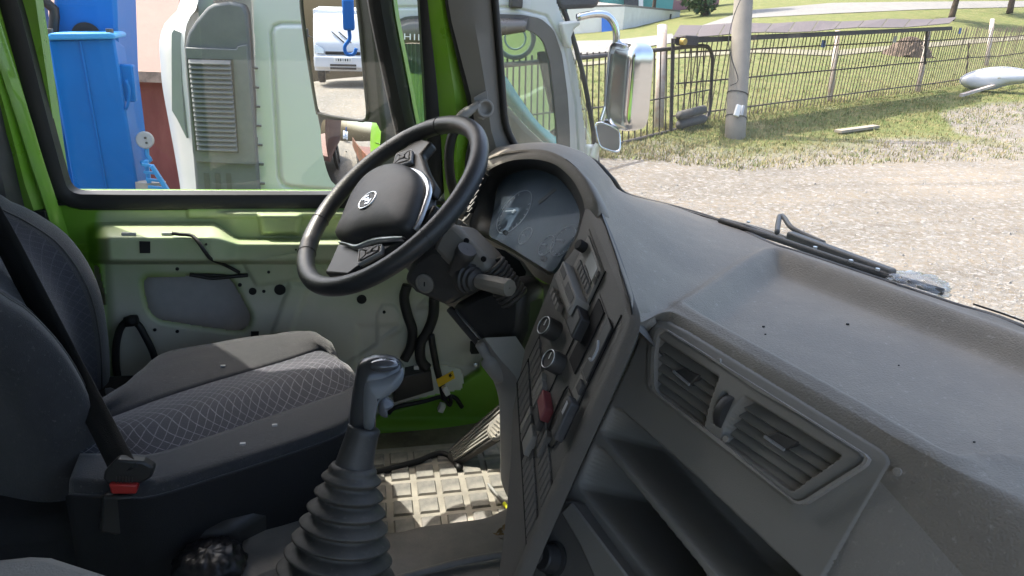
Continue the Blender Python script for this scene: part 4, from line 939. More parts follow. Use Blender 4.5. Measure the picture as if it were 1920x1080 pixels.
def dial(c_, rp, n_t=18):
    C_ = onI(*c_, .002); R_ = rp/1400*1.6
    dn = MB().torus(C_, n_I, R_, .0012, 48, 6).build('dial_ring', m_line, inst_, smooth=True)
    u = nrm(np.cross(n_I, (0, 1, 0))); w = np.cross(n_I, u)
    for k in range(n_t):
        t = math.radians(-135+270*k/(n_t-1)); e = math.cos(t)*u+math.sin(t)*w
        MB().bar(C_+e*R_*.82, C_+e*R_*.93, .0012, .001, n_I).build('tick', m_line, dn)
    MB().lathe(C_, n_I, [(R_*.1, 0), (R_*.08, .003)], 14).build('needle_hub', m_line, dn)
    MB().bar(C_+n_I*.004, C_+n_I*.004+(u*.3-w*.7)*R_*.7, .002, .0015, n_I).build('needle', m_line, dn)
dial((964, 397), 50); dial((1056, 452), 30, 12); dial((985, 442), 18, 8); dial((1025, 460), 20, 8)
for p in ((950, 438), (1022, 487)):
    MB().lathe(onI(*p, .002), n_I, [(.0055, 0), (.0055, .008), (.003, .010)], 10).build('reset_pin', m_hole, inst_)
MB().plate([onI(*p, .0015) for p in [(1008, 378), (1040, 352), (1043, 356), (1011, 383)]], n_I, .001).build('face_joint', m_dark, inst_)
MB().plate([onI(*p, .022) for p in rs(back, 60, True, True)], n_I, .002).build('cluster_lens', glass('dusty_lens', (.92, .95, .98), .008, .14, (.42, .50, .60), edge=.1), inst_)
# side vent and switch row left of the binnacle
sv = node('side_vent', T, onY(880, 370, 1.62))
for k in range(7):
    a, b_ = onY(905-k*4.2, 335+k*11, 1.62), onY(893-k*4.2, 350+k*11, 1.60)
    MB().bar(a, b_, .006, .004).build('slat', m_dark, sv)
MB().plate([onY(*p, 1.63) for p in [(905, 322), (915, 330), (885, 400), (870, 396)]], (-.5, -.8, .2), .01).build('vent_back', m_hole, sv)
MB().plate([onY(*p, 1.60) for p in [(862, 376), (876, 390), (868, 404), (852, 390)]], (-.5, -.8, .2), .012).build('vent_knob', m_dash2, sv, bevel=.002)
for k in range(3):
    x, y = 850+k*9, 402+k*7
    MB().plate([onY(*p, 1.58) for p in [(x, y), (x+8, y+6), (x+2, y+20), (x-6, y+13)]], (-.5, -.8, .3), .012).build('rocker_switch', m_dash2, sv, bevel=.002)
MB().plate([onY(*p, 1.66) for p in [(900, 300), (915, 320), (880, 410), (868, 440), (840, 420), (862, 370)]], (-.5, -.8, .2), .01).build('corner_panel', m_dash2, sv)
MB().plate([onY(*p, 1.42) for p in zz(540, 200, .3888, [(880, 620), (930, 655), (1040, 690), (1110, 740), (1145, 790), (1180, 830), (1225, 855), (1260, 850), (1290, 800), (1300, 900), (1180, 1100), (1020, 950), (900, 760)])], (-.8, -.4, .3), .02).build('lower_cowl', m_dash2, inst_, bevel=.005)
MB().plate([onY(*p, 1.405) for p in zz(540, 200, .3888, [(925, 660), (1040, 692), (1110, 742), (1142, 795), (1125, 870), (1060, 850), (975, 760)])], (-.8, -.4, .3), .004).build('cowl_gap', m_hole, inst_)

# ------------------------------------------------------------------ grey knee pillar below the dash
kl = [Z7(*p) for p in [(-5, 85), (15, 150), (48, 235), (78, 330), (84, 450), (86, 560), (92, 690), (150, 790)]]
kr = [Z7(*p) for p in [(20, 75), (80, 160), (150, 240), (165, 300), (160, 420), (162, 560), (160, 690), (162, 798)]]
km = [((a[0]+b_[0])/2, (a[1]+b_[1])/2) for a, b_ in zip(kl, kr)]
yk = [1.30, 1.29, 1.27, 1.25, 1.24, 1.24, 1.24, 1.24]
cL = rs([onY(*p, y+.03) for p, y in zip(kl, yk)], 30, True); cM = rs([onY(*p, y-.02) for p, y in zip(km, yk)], 30, True); cR = rs([onY(*p, y-.05) for p, y in zip(kr, yk)], 30, True)
MB().grid(np.stack([cL+np.array([.05, .03, 0]), cL, cL*.6+cM*.4+np.array([-.006, -.004, 0]), cM, cR, cR+np.array([.06, .0, 0])])).build('knee_pillar', m_knee, T, auto=60)
MB().tube(rs([onY(*Z7(*p), 1.27) for p in [(0, 100), (30, 150), (90, 230), (135, 275), (150, 285)]], 20, True), [.010]*6+[.02]*8+[.012]*6, 12).build('vent_hose', m_knee, T, smooth=True)

# ------------------------------------------------------------------ floor, tunnel, pedals
tb = [onZ(*p, 1.44) for p in [(470, 960), (560, 975), (640, 1000), (740, 1004), (790, 993), (850, 985), (920, 972), (985, 940), (1100, 900)]]
tf = [q+np.array([0, .03, -.16]) for q in tb]
tm = [onZ(x, y+22, 1.468) for x, y in [(470, 960), (560, 975), (640, 1000), (740, 1004), (790, 993), (850, 985), (920, 972), (985, 940), (1100, 900)]]
tn = [onZ(x, 1110, 1.49) for x in (430, 520, 600, 700, 760, 830, 910, 990, 1100)]
tz = [onZ(x, 1500, 1.49) for x in (430, 520, 600, 700, 760, 830, 910, 990, 1100)]
MB().loft([tf, tb, tm, tn, tz], 60, True, m=36).build('tunnel_cover', m_tunnel, T, smooth=True, solid=.01)
MB().tube(rs([onZ(*p, 1.495) for p in [(745, 1085), (800, 1070), (880, 1050), (975, 1035)]], 20, True), .006, 8).build('tunnel_ridge', m_tunnel, T, smooth=True)
q = onZ(120, 1075, 1.72)
MB().plate([onZ(*p, 1.74) for p in [(-60, 1046), (60, 1034), (100, 1036), (250, 1083), (250, 1200), (-60, 1200)]], (0, 0, 1), .06).build('passenger_seat_edge', m_dash, T, bevel=.015)
# step trim along the door foot
MB().tube(rs([onZ(*p, 1.31) for p in [(560, 900), (640, 893), (700, 886), (780, 866), (815, 852), (835, 852), (850, 862), (862, 880)]], 40, True), .008, 8).build('mat_edge_trim', m_seal, T, smooth=True)
ZP = lambda a, b: (680+.3889*a, 480+.3889*b)
pn = nrm((-.62, -.25, .75)); PP = onZ(860, 850, 1.33)
fr = node('foot_rest', T, PP)
MB().plate([onP(*ZP(*p), PP, pn) for p in [(405, 975), (440, 1002), (720, 830), (720, 660), (655, 712), (530, 820), (420, 925)]], pn, .02).build('foot_plate', m_dark, fr, bevel=.004)
for k in range(6):
    t = k/5; a_ = np.array([425, 940])*(1-t)+np.array([440, 985])*t; b_ = np.array([700, 690])*(1-t)+np.array([715, 800])*t
    MB().bar(onP(*ZP(*a_), PP+pn*.003, pn), onP(*ZP(*b_), PP+pn*.003, pn), .004, .006, pn).build('tread_rib', m_dash2, fr)
pp2 = PP+pn*.05
ped = node('accelerator_pedal', T, pp2)
MB().plate([onP(*ZP(*p), pp2, pn) for p in [(594, 835), (612, 800), (650, 760), (700, 740), (720, 830), (640, 882), (622, 886), (600, 868)]], pn, .014).build('pedal_pad', m_matb, ped, bevel=.005)
for k in range(5):
    a_, b_ = (606+k*9, 842-k*14), (632+k*12, 876-k*15)
    MB().bar(onP(*ZP(*a_), pp2+pn*.002, pn), onP(*ZP(*b_), pp2+pn*.002, pn), .004, .005, pn).build('pedal_rib', m_matt, ped)
# rubber mat with raised blocks: its own thing, lying on the floor
mz = 1.302
fm = thing('floor_mat', 'dusty rubber floor mat with raised diamond blocks under the steering wheel', 'floor mat', (.25, 1.42, mz-.01))
MB().box((.27, 1.40, mz-.004), (.66, .5, .012)).build('mat_sheet', m_matt, fm, bevel=.003)
me = MB().add([(-.024, -.026, 0), (.021, -.026, 0), (.024, .026, 0), (-.021, .026, 0), (-.021, -.023, .005), (.018, -.023, .005), (.021, .023, .005), (-.018, .023, .005)], [(4, 5, 6, 7), (0, 1, 5, 4), (1, 2, 6, 5), (2, 3, 7, 6), (3, 0, 4, 7)]).mesh('mat_block'); me.materials.append(m_matb)
for i in range(11):
    for j in range(7):
        x, y = -.02+i*.058+j*.004, 1.20+j*.066
        inst('raised_block', me, fm, (x+random.uniform(-.0006, .0006), y, mz+.002), (0, 0, random.uniform(-.02, .02)))
# little things lying about
q0_, q1_ = onZ(914, 906, mz+.012), onZ(956, 957, mz+.012)
pen = thing('ballpoint_pen', 'thin grey pen with yellow end lying on the floor mat', 'pen', q0_)
ax_ = nrm(q1_-q0_); L_ = np.linalg.norm(q1_-q0_)
MB().lathe(q0_, ax_, [(.001, 0), (.004, L_*.1), (.0042, L_*.75)], 10).build('barrel', m_knee, pen, smooth=True)
MB().lathe(q0_, ax_, [(.0045, L_*.75), (.0045, L_*.97), (.003, L_)], 10).build('cap', mat('yellow_green', (.6, .62, .03), .4), pen, smooth=True)
m_leaf = mat('dry_leaf', (.20, .13, .05), .8, var=.35, vs=30)
lv = thing('dry_leaves', 'small clump of crumbled brown leaves on the tunnel cover', 'leaves', onZ(943, 1000, 1.465))
for k in range(14):
    c_ = onZ(943+random.gauss(0, 10), 1000+random.gauss(0, 7), 1.468+random.uniform(0, .008)); a = random.uniform(0, 6.28); u = np.array([math.cos(a), math.sin(a), random.uniform(-.3, .3)]); w = np.array([-math.sin(a), math.cos(a), random.uniform(-.3, .5)])
    s_ = random.uniform(.004, .010)
    MB().add([c_+u*s_, c_+w*s_*.6+np.array([0, 0, s_*.3]), c_-u*s_, c_-w*s_*.6], [(0, 1, 2, 3)]).build('leaf_scrap', m_leaf, lv)
# crumpled black plastic sack between the seats
def crumple(c_, R_, seed, n=34, amp=.22, fl=.6):
    r_ = np.random.default_rng(seed); K_ = r_.normal(size=(16, 3))*6; ph = r_.uniform(0, 6.28, 16); G_ = []
    for i in range(n):
        th = math.pi*i/(n-1); row = []
        for j in range(n*2):
            f_ = 2*math.pi*j/(n*2); d_ = np.array([math.sin(th)*math.cos(f_), math.sin(th)*math.sin(f_), math.cos(th)])
            a = sum(abs(math.sin(K_[k] @ d_+ph[k])) for k in range(16))/16-.6
            row.append(c_+d_*(R_*(1+amp*a*2.2))*np.array([1, 1, fl]))
        G_.append(row)
    return MB().grid(np.array(G_), closed=True)
o = crumple(onZ(392, 1062, 1.50), .055, 3).build('plastic_sack', mat('black_polythene', (.012, .012, .014), .38, var=.1), None, smooth=True)
tag(o, 'crumpled black plastic sack lying beside the gear lever bellows', 'sack')

# ------------------------------------------------------------------ wiper outside the glass
wip = node('wiper', T, onZ(1560, 480, 1.95))
def wz(x, y, z=1.935): return onZ(x, y, z)
MB().tube(rs([wz(1350, 414, 1.95), wz(1450, 446, 1.95), wz(1600, 497, 1.95), wz(1768, 548, 1.95)], 20, True), .007, 8).build('blade_rubber', m_seal, wip, smooth=True)
MB().tube(rs([wz(1352, 412), wz(1445, 437), wz(1520, 466), wz(1660, 510)], 16, True), .006, 6).build('blade_carrier', m_black, wip, smooth=True)
MB().bar(wz(1395, 424), wz(1470, 452), .006, .014).build('yoke', m_black, wip, bevel=.002)
MB().bar(wz(1480, 440, 1.955), wz(1675, 513, 1.955), .02, .016).build('arm', m_dark, wip, bevel=.004)
MB().tube(rs([wz(1457, 436, 1.96), wz(1459, 420, 1.965), wz(1463, 404, 1.97), wz(1470, 408, 1.97), wz(1482, 425, 1.965), wz(1500, 436, 1.96), wz(1545, 456, 1.955)], 26, True), .0055, 8).build('arm_hook', m_dark, wip, smooth=True)
for p in ((1403, 418), (1528, 466), (1595, 491), (1645, 507)):
    MB().lathe(wz(*p, 1.962), (0, 0, 1), [(.004, 0), (.004, .004)], 8).build('rivet', m_silver, wip)
MB().tube(rs([wz(1180, 366, 1.955), wz(1260, 388, 1.95), wz(1350, 414, 1.95)], 10), .0016, 6).build('cowl_line', m_seal, wip)
MB().tube(rs([wz(1825, 570, 1.96), wz(1880, 588, 1.96), wz(1930, 606, 1.96)], 10), .0016, 6).build('washer_hose', m_seal, wip)
for k in range(6):
    x_, y_ = random.choice([(1425, 630), (1500, 594), (1560, 650), (1700, 690), (1755, 828), (1640, 610), (1850, 720)]); q = onZ(x_+random.gauss(0, 40), y_+random.gauss(0, 15), 1.9175); s_ = random.uniform(.0012, .003)
    MB().box(q, (s_*1.6, s_, s_)).build('grit', m_hole, dash)
o = crumple(onZ(1718, 535, 1.945), .05, 9, amp=.45, fl=.38)
m_film = glass('clear_film', (.93, .94, .95), .10, .16, (.6, .6, .6))
o = o.build('plastic_bag', m_film, None, smooth=True); tag(o, 'clear crumpled plastic film on the cowl beside the wiper', 'plastic bag')
# ================================================================== outdoors
F0 = onG(1258, 238); F1 = onG(1730, 172); FD = nrm((F1-F0)*np.array([1, 1, 0])); NF = np.array([-FD[1], FD[0], 0.0])   # fence line and its outward side
def terr(x, y):
    x = np.asarray(x, float); y = np.asarray(y, float)
    p1 = G0+GX*x+GY*y; p2 = -.547+.1617*x-.016*y
    s = (x-F0[0])*NF[0]+(y-F0[1])*NF[1]
    w = sst(2, 26, s)
    hill = .045*np.clip(np.hypot(x-30, y-50)-60, 0, 400)*sst(10, 60, s)
    return p1*(1-w)+p2*w+.02*np.sin(x*1.3+.7*y)*np.cos(y*1.1-.4*x)+hill
def onT(px_, py_):
    d = ray(px_, py_); t0 = 1.0
    prev = None
    for t in np.concatenate([np.arange(3, 40, .25), np.arange(40, 400, 2.0)]):
        q = CP+d*t; e = q[2]-float(terr(q[0], q[1]))
        if e < 0:
            a_, b_ = t0, t
            for _ in range(24):
                m = (a_+b_)/2; q = CP+d*m
                if q[2]-float(terr(q[0], q[1])) < 0: b_ = m
                else: a_ = m
            q = CP+d*b_; q[2] = float(terr(q[0], q[1])); return q
        t0 = t
    return CP+d*400
def projpx(P_):
    v = P_-CP; d = v @ FW
    return 960+FOC*(v @ RT)/d, 540-FOC*(v @ UP)/d, d
# --- ground sheet
xs = np.concatenate([np.arange(-160, -10, 6), np.arange(-10, 2, .8), np.arange(2, 26, .16), np.arange(26, 60, 1.0), np.arange(60, 330, 8)])
ys = np.concatenate([np.arange(-120, -6, 6), np.arange(-6, 3, .8), np.arange(3, 24, .16), np.arange(24, 60, 1.0), np.arange(60, 330, 8)])
XX, YY = np.meshgrid(xs, ys, indexing='ij'); ZZ = terr(XX, YY)
Pg = np.stack([XX, YY, ZZ], -1)
v = Pg-CP; dd = v @ FW; ok = dd > .5; dd2 = np.where(ok, dd, 1)
UX = 960+FOC*(v @ RT)/dd2; UY = 540-FOC*(v @ UP)/dd2
lim = np.interp(UX, [900, 1100, 1250, 1400, 1600, 1750, 1920, 2200], [282, 286, 294, 316, 298, 292, 296, 300])
gm = np.where(ok & (UX > 900) & (UX < 2300), 1-sst(-70, 30, UY-lim), 0.0)
s_ = (XX-F0[0])*NF[0]+(YY-F0[1])*NF[1]
gm = np.maximum(gm*.8, sst(-1.0, .2, s_)*sst(-3, 0, XX))
bare = sdf(UX, UY, [(1770, 215), (1850, 200), (1960, 195), (1960, 270), (1880, 258), (1800, 245)]); gm = gm*sst(-6, 14, bare)
bare2 = sdf(UX, UY, [(1640, 262), (1760, 270), (1960, 285), (1960, 305), (1760, 296), (1640, 276)]); gm = gm*(.35+.65*sst(-4, 10, bare2))
m_ground = bpy.data.materials.new('yard_ground'); m_ground.use_nodes = True
def ground_nodes(m):
    t = m.node_tree; N = t.nodes; L = t.links; b = N['Principled BSDF']; b.inputs['Roughness'].default_value = .92; b.inputs['Specular IOR Level'].default_value = .2
    tc = N.new('ShaderNodeTexCoord')
    def nz(sc, det=8, ro=.65):
        n = N.new('ShaderNodeTexNoise'); n.inputs['Scale'].default_value = sc; n.inputs['Detail'].default_value = det; n.inputs['Roughness'].default_value = ro; L.new(tc.outputs['Object'], n.inputs['Vector']); return n.outputs['Fac']
    def mixc(f_, a_, b_):
        x = N.new('ShaderNodeMix'); x.data_type = 'RGBA'
        for k, v_ in (('Factor', f_), ('A', a_), ('B', b_)):
            if hasattr(v_, 'links'): L.new(v_, x.inputs[k])
            elif k == 'Factor': x.inputs[k].default_value = v_
            else: x.inputs[k].default_value = (*v_, 1)
        return x.outputs['Result']
    def rng_(s_, a_, b_, c_=0, d_=1):
        x = N.new('ShaderNodeMapRange'); x.inputs['From Min'].default_value = a_; x.inputs['From Max'].default_value = b_; x.inputs['To Min'].default_value = c_; x.inputs['To Max'].default_value = d_; L.new(s_, x.inputs['Value']); return x.outputs[0]
    dirt = mixc(rng_(nz(.55, 6, .6), .40, .62), (.22, .18, .133), (.145, .121, .093))
    mp = N.new('ShaderNodeMapping'); mp.inputs['Rotation'].default_value = (0, 0, -.35); mp.inputs['Scale'].default_value = (.16, 1.7, 1); L.new(tc.outputs['Object'], mp.inputs['Vector'])
    nt2 = N.new('ShaderNodeTexNoise'); nt2.inputs['Scale'].default_value = 1.0; nt2.inputs['Detail'].default_value = 7; nt2.inputs['Roughness'].default_value = .6; L.new(mp.outputs[0], nt2.inputs['Vector'])
    dirt = mixc(rng_(nt2.outputs['Fac'], .45, .66, 0, .85), dirt, (.105, .088, .069))
    dirt = mixc(rng_(nz(14, 10, .75), .42, .62), dirt, (.185, .178, .168))
    vo = N.new('ShaderNodeTexVoronoi'); vo.inputs['Scale'].default_value = 26; L.new(tc.outputs['Object'], vo.inputs['Vector'])
    st = N.new('ShaderNodeSeparateColor'); L.new(vo.outputs['Color'], st.inputs[0])
    dirt = mixc(rng_(st.outputs[0], .80, .98, 0, .6), dirt, (.30, .29, .275))
    dirt = mixc(rng_(st.outputs[1], .85, .98, 0, .5), dirt, (.13, .125, .12))
    grass = mixc(rng_(nz(1.6), .35, .65), (.11, .122, .036), (.205, .168, .078))
    grass = mixc(rng_(nz(9, 10, .8), .38, .62), grass, (.075, .105, .027))
    at = N.new('ShaderNodeAttribute'); at.attribute_name = 'paint'
    ad = N.new('ShaderNodeMath'); ad.operation = 'MULTIPLY_ADD'; ad.inputs[1].default_value = .9; L.new(nz(3.2, 10, .75), ad.inputs[0]); L.new(at.outputs['Fac'], ad.inputs[2])
    L.new(mixc(rng_(ad.outputs[0], .72, 1.12), dirt, grass), b.inputs['Base Color'])
    bp = N.new('ShaderNodeBump'); bp.inputs['Strength'].default_value = .9; bp.inputs['Distance'].default_value = .03; L.new(nz(22, 8, .7), bp.inputs['Height']); L.new(bp.outputs[0], b.inputs['Normal'])
ground_nodes(m_ground)
o = MB().grid(Pg).build('ground', m_ground, None, smooth=True, attr=gm); tag(o, kind='structure')
# --- roads beyond the fence
m_road = mat('pale_asphalt', (.15, .145, .138), .85, var=.15, vs=2, dirt=(.2, .185, .16), dirt_amt=.5, dirt_scale=1.2)
m_path = mat('worn_path', (.17, .15, .105), .9, var=.3, vs=1.5, dirt=(.13, .14, .06), dirt_amt=.7, dirt_scale=1.5)
def road(top, bot, name):
    a_ = rs(top, 40); b_ = rs(bot, 40)
    G_ = []
    for p, q in zip(a_, b_):
        G_.append([onT(*(p*(1-t)+q*t))+np.array([0, 0, .03]) for t in np.linspace(0, 1, 7)])
    o = MB().grid(np.array(G_)).build(name, m_path if name == 'path' else m_road, None, smooth=True); tag(o, kind='structure'); return o
road([(1060, 78), (1150, 76), (1260, 64)], [(1060, 106), (1150, 98), (1270, 80)], 'road')
road([(1270, 64), (1400, 20), (1560, 6), (1700, 4), (1990, 2)], [(1270, 74), (1410, 34), (1560, 26), (1740, 18), (1990, 12)], 'road')
road([(1060, 122), (1200, 108), (1420, 92), (1560, 96), (1700, 84), (1930, 66)], [(1060, 128), (1200, 114), (1420, 100), (1560, 106), (1700, 93), (1930, 74)], 'path')

# --- neighbouring white truck
YH = 3.4
hino = thing('white_truck', 'white cab-over truck with grey louvred air intake and blue crane, parked alongside', 'truck', (.3, 4.6, float(terr(.3, 4.6))))
m_hw = mat('truck_white', (.57, .585, .565), .35, var=.03, vs=3, coat=.3, dirt=(.55, .55, .48), dirt_amt=.25)
m_int = mat('intake_grey', (.125, .13, .135), .6, var=.1, dirt=(.24, .235, .225), dirt_amt=.35)
m_gask = mat('window_gasket', (.10, .095, .09), .6, var=.15)
win = rs([(738, 338), (738, 80), (745, 54), (768, 42), (860, 39), (975, 40), (1008, 46), (1030, 66), (1044, 110), (1053, 180), (1058, 250), (1060, 330), (1054, 346), (755, 348)], 120, False)
outl = [(470, -300), (487, 365), (490, 700), (1130, 700), (1122, 420), (1114, 330), (1106, 250), (1088, 140), (1064, 60), (1040, 0), (1008, -70), (950, -150), (860, -260)]
hx = np.arange(466, 1136, 2.5); hyv = np.concatenate([np.arange(-300, -10, 8.0), np.arange(-10, 400, 2.5), np.arange(400, 710, 8.0)]); HX, HY = np.meshgrid(hx, hyv)
do, dw = sdf(HX, HY, outl), sdf(HX, HY, win)
emb = sdf(HX, HY, [(508, 62), (513, 49), (526, 44), (720, 44), (724, 362), (640, 360), (545, 352), (530, 346), (523, 332)])
hh = .012*(1-sst(-9, -1, emb))-.016*(1-sst(0, 4.5, np.abs(emb)))
top_ln = sdf(HX, HY, [(700, 14), (960, 14), (1025, 30), (1060, 90), (1085, 200), (1100, 400), (700, 400)]); hh -= .012*(1-sst(0, 3, np.abs(top_ln)))
hh -= .01*(1-sst(0, 12, dw))
curve = .10*sst(1040, 1130, HX)+.25*(np.clip((-60-HY)/240, 0, 1)**2)
HG = gridY(HX, HY, YH); HG[..., 1] += curve-hh
# full raster cells cut to the outline
MB().grid(HG, (cc2(do) < 2) & (cc2(dw) > 4)).build('cab_side', m_hw, hino, smooth=True)
W3 = rs([onY(*p, YH-.012) for p in win], 120, True, True); W3c = W3.mean(0)
W3i = np.array([p+(W3c-p)/np.linalg.norm(W3c-p)*.035 for p in W3]); W3o = np.array([p-(W3c-p)/np.linalg.norm(W3c-p)*.03 for p in W3])
MB().ring(W3o, W3i, (0, -1, 0), .03).build('window_gasket', m_gask, hino)
MB().plate(W3i+np.array([0, .02, 0]), (0, -1, 0), .005).build('side_window', m_tglass, hino)
# rain visor with lettering
vis_o = [(727, 96), (730, 66), (745, 44), (775, 35), (900, 34), (990, 34)]; vis_i = [(742, 92), (746, 84), (770, 80), (800, 80), (900, 72), (985, 60)]
v0 = rs([onY(*p, YH-.02) for p in vis_o], 30, True); v1 = rs([onY(*p, YH-.065) for p in [(733, 92), (738, 70), (752, 52), (780, 46), (900, 44), (988, 44)]], 30, True); v2 = rs([onY(*p, YH-.05) for p in vis_i], 30, True)
vz = MB().grid(np.stack([v0, v1, v2])).build('rain_visor', mat('smoked_visor', (.16, .145, .13), .25, var=.05), hino, smooth=True, solid=.004)
tcu = bpy.data.curves.new('lettering', 'FONT'); tcu.body = 'HINO'; tcu.size = .036; tcu.extrude = .0015; tcu.space_character = 1.25
to = bpy.data.objects.new('lettering_tmp', tcu); COL.objects.link(to)
dg = bpy.context.evaluated_depsgraph_get(); tm_ = bpy.data.meshes.new_from_object(to.evaluated_get(dg)); bpy.data.objects.remove(to)
tm_.transform(Matrix.Diagonal((1.35, 1, 1, 1)))
tm_.materials.append(mat('white_lettering', (.85, .85, .85), .4, var=.02))
lo = bpy.data.objects.new('lettering', tm_); COL.objects.link(lo); lo.location = Vector(onY(756, 74, YH-.072)); lo.rotation_euler = (math.radians(90), 0, 0); par(lo, vz); lab(lo, 'white letters HINO on the smoked visor')
# curtains and things behind the glass
cur = []
for k in range(40):
    x = 742+k*1.55; cur.append([onY(x, 82, YH+.25)+np.array([0, .025*math.sin(k*1.3), 0]), onY(x+2, 335, YH+.25)+np.array([0, .035*math.sin(k*1.3+.4), 0])])
MB().grid(np.array(cur)).build('curtain', mat('pale_curtain', (.55, .60, .56), .8, var=.06), hino, smooth=True)
tw0 = [(935, 128), (952, 148), (980, 190), (1012, 232), (1056, 268)]; tw1 = [(935, 178), (958, 204), (988, 238), (1020, 268), (1054, 306)]
MB().loft([[onY(*p, YH+.5) for p in tw0], [onY((a[0]+b_[0])/2, (a[1]+b_[1])/2, YH+.42) for a, b_ in zip(tw0, tw1)], [onY(*p, YH+.48) for p in tw1]], 30, True, m=12).build('blue_towel', mat('towel_blue', (.20, .52, .66), .9, var=.35, vs=22, bump=.5, bs=120, col2=(.45, .72, .75)), hino, smooth=True)
MB().plate([onY(*p, YH+.62) for p in [(920, 172), (958, 204), (990, 240), (1022, 270), (1066, 312), (1066, 400), (920, 400)]], (0, -1, 0), .3).build('cab_dash', m_dark, hino, bevel=.03)
MB().plate([onY(*p, YH+.3) for p in [(1008, 98), (1024, 96), (1040, 150), (1045, 208), (1034, 212)]], (0, -1, 0), .03).build('sun_visor', m_dark, hino, bevel=.01)
MB().tube(rs([onY(1020, 262, YH+.6), onY(1045, 245, YH+.6), onY(1062, 240, YH+.6)], 8), .02, 8).build('wheel_rim', m_black, hino, smooth=True)
c_ = onY(966, 72, 6.25); MB().torus(c_, (-.25, -1, 0), .15, .02, 36, 8).build('round_mirror', m_int, hino, smooth=True); MB().torus(c_, (-.25, -1, 0), .085, .008, 30, 8).build('mirror_ring', m_grey, hino, smooth=True)
# cab body around: roof, far side, rear wall, front, floor
xa, xb = -.25, 1.20
MB().box((.45, 4.6, 3.02), (1.7, 2.25, .08)).build('cab_roof', m_hw, hino, bevel=.03)
MB().box((-.42, 4.6, 2.05), (.06, 2.2, 1.9)).build('cab_rear', m_hw, hino)
MB().box((.45, 5.78, 1.25), (1.7, .05, .7)).build('far_door', m_hw, hino)
MB().box((-.15, 5.78, 2.3), (.5, .05, 1.45)).build('far_quarter', m_hw, hino)
MB().bar((1.30, 5.72, 1.6), (.98, 5.72, 3.0), .1, .08).build('far_pillar', m_hw, hino)
MB().box((.45, 5.76, 2.88), (1.5, .05, .3)).build('far_rail', m_hw, hino)
MB().box((.4, 4.6, 1.0), (1.6, 2.3, .06)).build('cab_bottom', m_dark, hino)
fp = [onY(1114, 330, YH+.09), onY(1106, 250, YH+.08), onY(1064, 60, YH+.03), onY(1010, -80, YH+.03)]
fpm = [q+np.array([.16, .5, 0]) for q in fp]; fpc = [q+np.array([.24, 1.15, 0]) for q in fp]; fpr = [q+np.array([.16, 1.8, 0]) for q in fp]; fpf = [q+np.array([0, 2.3, 0]) for q in fp]
MB().loft([fp, fpm, fpc, fpr, fpf], 12, True, m=24).build('truck_windscreen', m_tglass, hino, smooth=True)
fl = [np.array([q[0][0]+.01, q[0][1], q[0][2]]) for q in (fp, fpm, fpc, fpr, fpf)]
MB().loft([fl, [p-np.array([-.05, 0, .9]) for p in fl]], 24, True).build('truck_front', m_hw, hino, smooth=True, solid=.03)
MB().tube(rs([onY(*p, YH+.03) for p in [(1022, -50), (1050, 0), (1071, 60), (1093, 140), (1108, 220), (1120, 300), (1124, 340)]], 24, True), .012, 8).build('windscreen_edge', m_seal, hino, smooth=True)
MB().plate([onY(*p, YH+.0) for p in [(1028, -60), (1045, 12), (1056, 18), (1122, 15), (1126, 0), (1122, -60)]], (0, -1, 0), 2.2).build('sun_shield', mat('sun_shield', (.05, .052, .06), .35, var=.06), hino, bevel=.02)
MB().box(onY(967, 4, YH-.02), (.055, .05, .05)).build('marker_lamp', m_dark, hino, bevel=.008)
# mirrors on chrome arm
MB().tube(rs([onY(*p, YH-.10) for p in [(1082, 33), (1110, 27), (1135, 28), (1150, 42), (1156, 66), (1152, 110), (1150, 160), (1138, 200), (1128, 232)]], 40, True), .016, 10).build('mirror_arm', m_chrome, hino, smooth=True)
MB().plate([onY(*p, YH-.06) for p in [(1053, 42), (1086, 38), (1090, 46), (1078, 54), (1072, 70), (1074, 86), (1068, 93), (1062, 80)]], (0, -1, 0), .06).build('arm_bracket', m_hw, hino, bevel=.01)
def chrome_mirror(cx, cy, w, h_, dep_, name, tilt=0):
    c_ = onY(cx, cy, YH-.16); nd_ = node(name, hino, c_)
    sec = np.array([(-.50, .40), (-.50, .30), (-.44, .12), (-.24, -.30), (-.17, -.42), (-.10, -.47), (.02, -.47), (.40, -.30), (.47, -.25), (.50, -.15), (.50, .30), (.44, .42), (.0, .46), (-.44, .46)])
    sec = rs(sec, 60, False, True); rows_ = []
    for t in np.concatenate([[-1], np.linspace(-.98, .98, 26), [1]]):
        s_ = max(.02, (1-abs(t)**7)**.28); s2 = max(.02, (1-abs(t)**9)**.35)
        rows_.append(c_+np.stack([sec[:, 0]*w*s_+tilt*t*h_/2, (sec[:, 1]-.45)*dep_*s2+.45*dep_, np.full(len(sec), t*h_/2)], 1))
    MB().grid(np.stack(rows_), closed=True).build('shell', m_chrome, nd_, smooth=True)
    return nd_
def flat_mirror(cx, cy, pts, n_, name):
    c_ = onY(cx, cy, YH-.16); nd_ = node(name, hino, c_); n_ = nrm(n_)
    E_ = rs([onP(*p, c_, n_) for p in pts], 48, True, True); m_c = E_.mean(0)
    MB().ring(m_c+(E_-m_c)*1.10, m_c+(E_-m_c)*.96, n_, .03).build('rim', m_chrome, nd_, smooth=True)
    MB().plate(E_-n_*.004, n_, .02).build('glass', m_mirror, nd_)
    rows_ = [m_c+(E_-m_c)*s_-n_*h_ for s_, h_ in ((1.1, .03), (1.0, .05), (.7, .065), (.02, .07))]
    MB().grid(np.stack(rows_), closed=True).build('shell', m_chrome, nd_, smooth=True)
chrome_mirror(1181, 163, .185, .40, .17, 'tall_mirror', -.03)
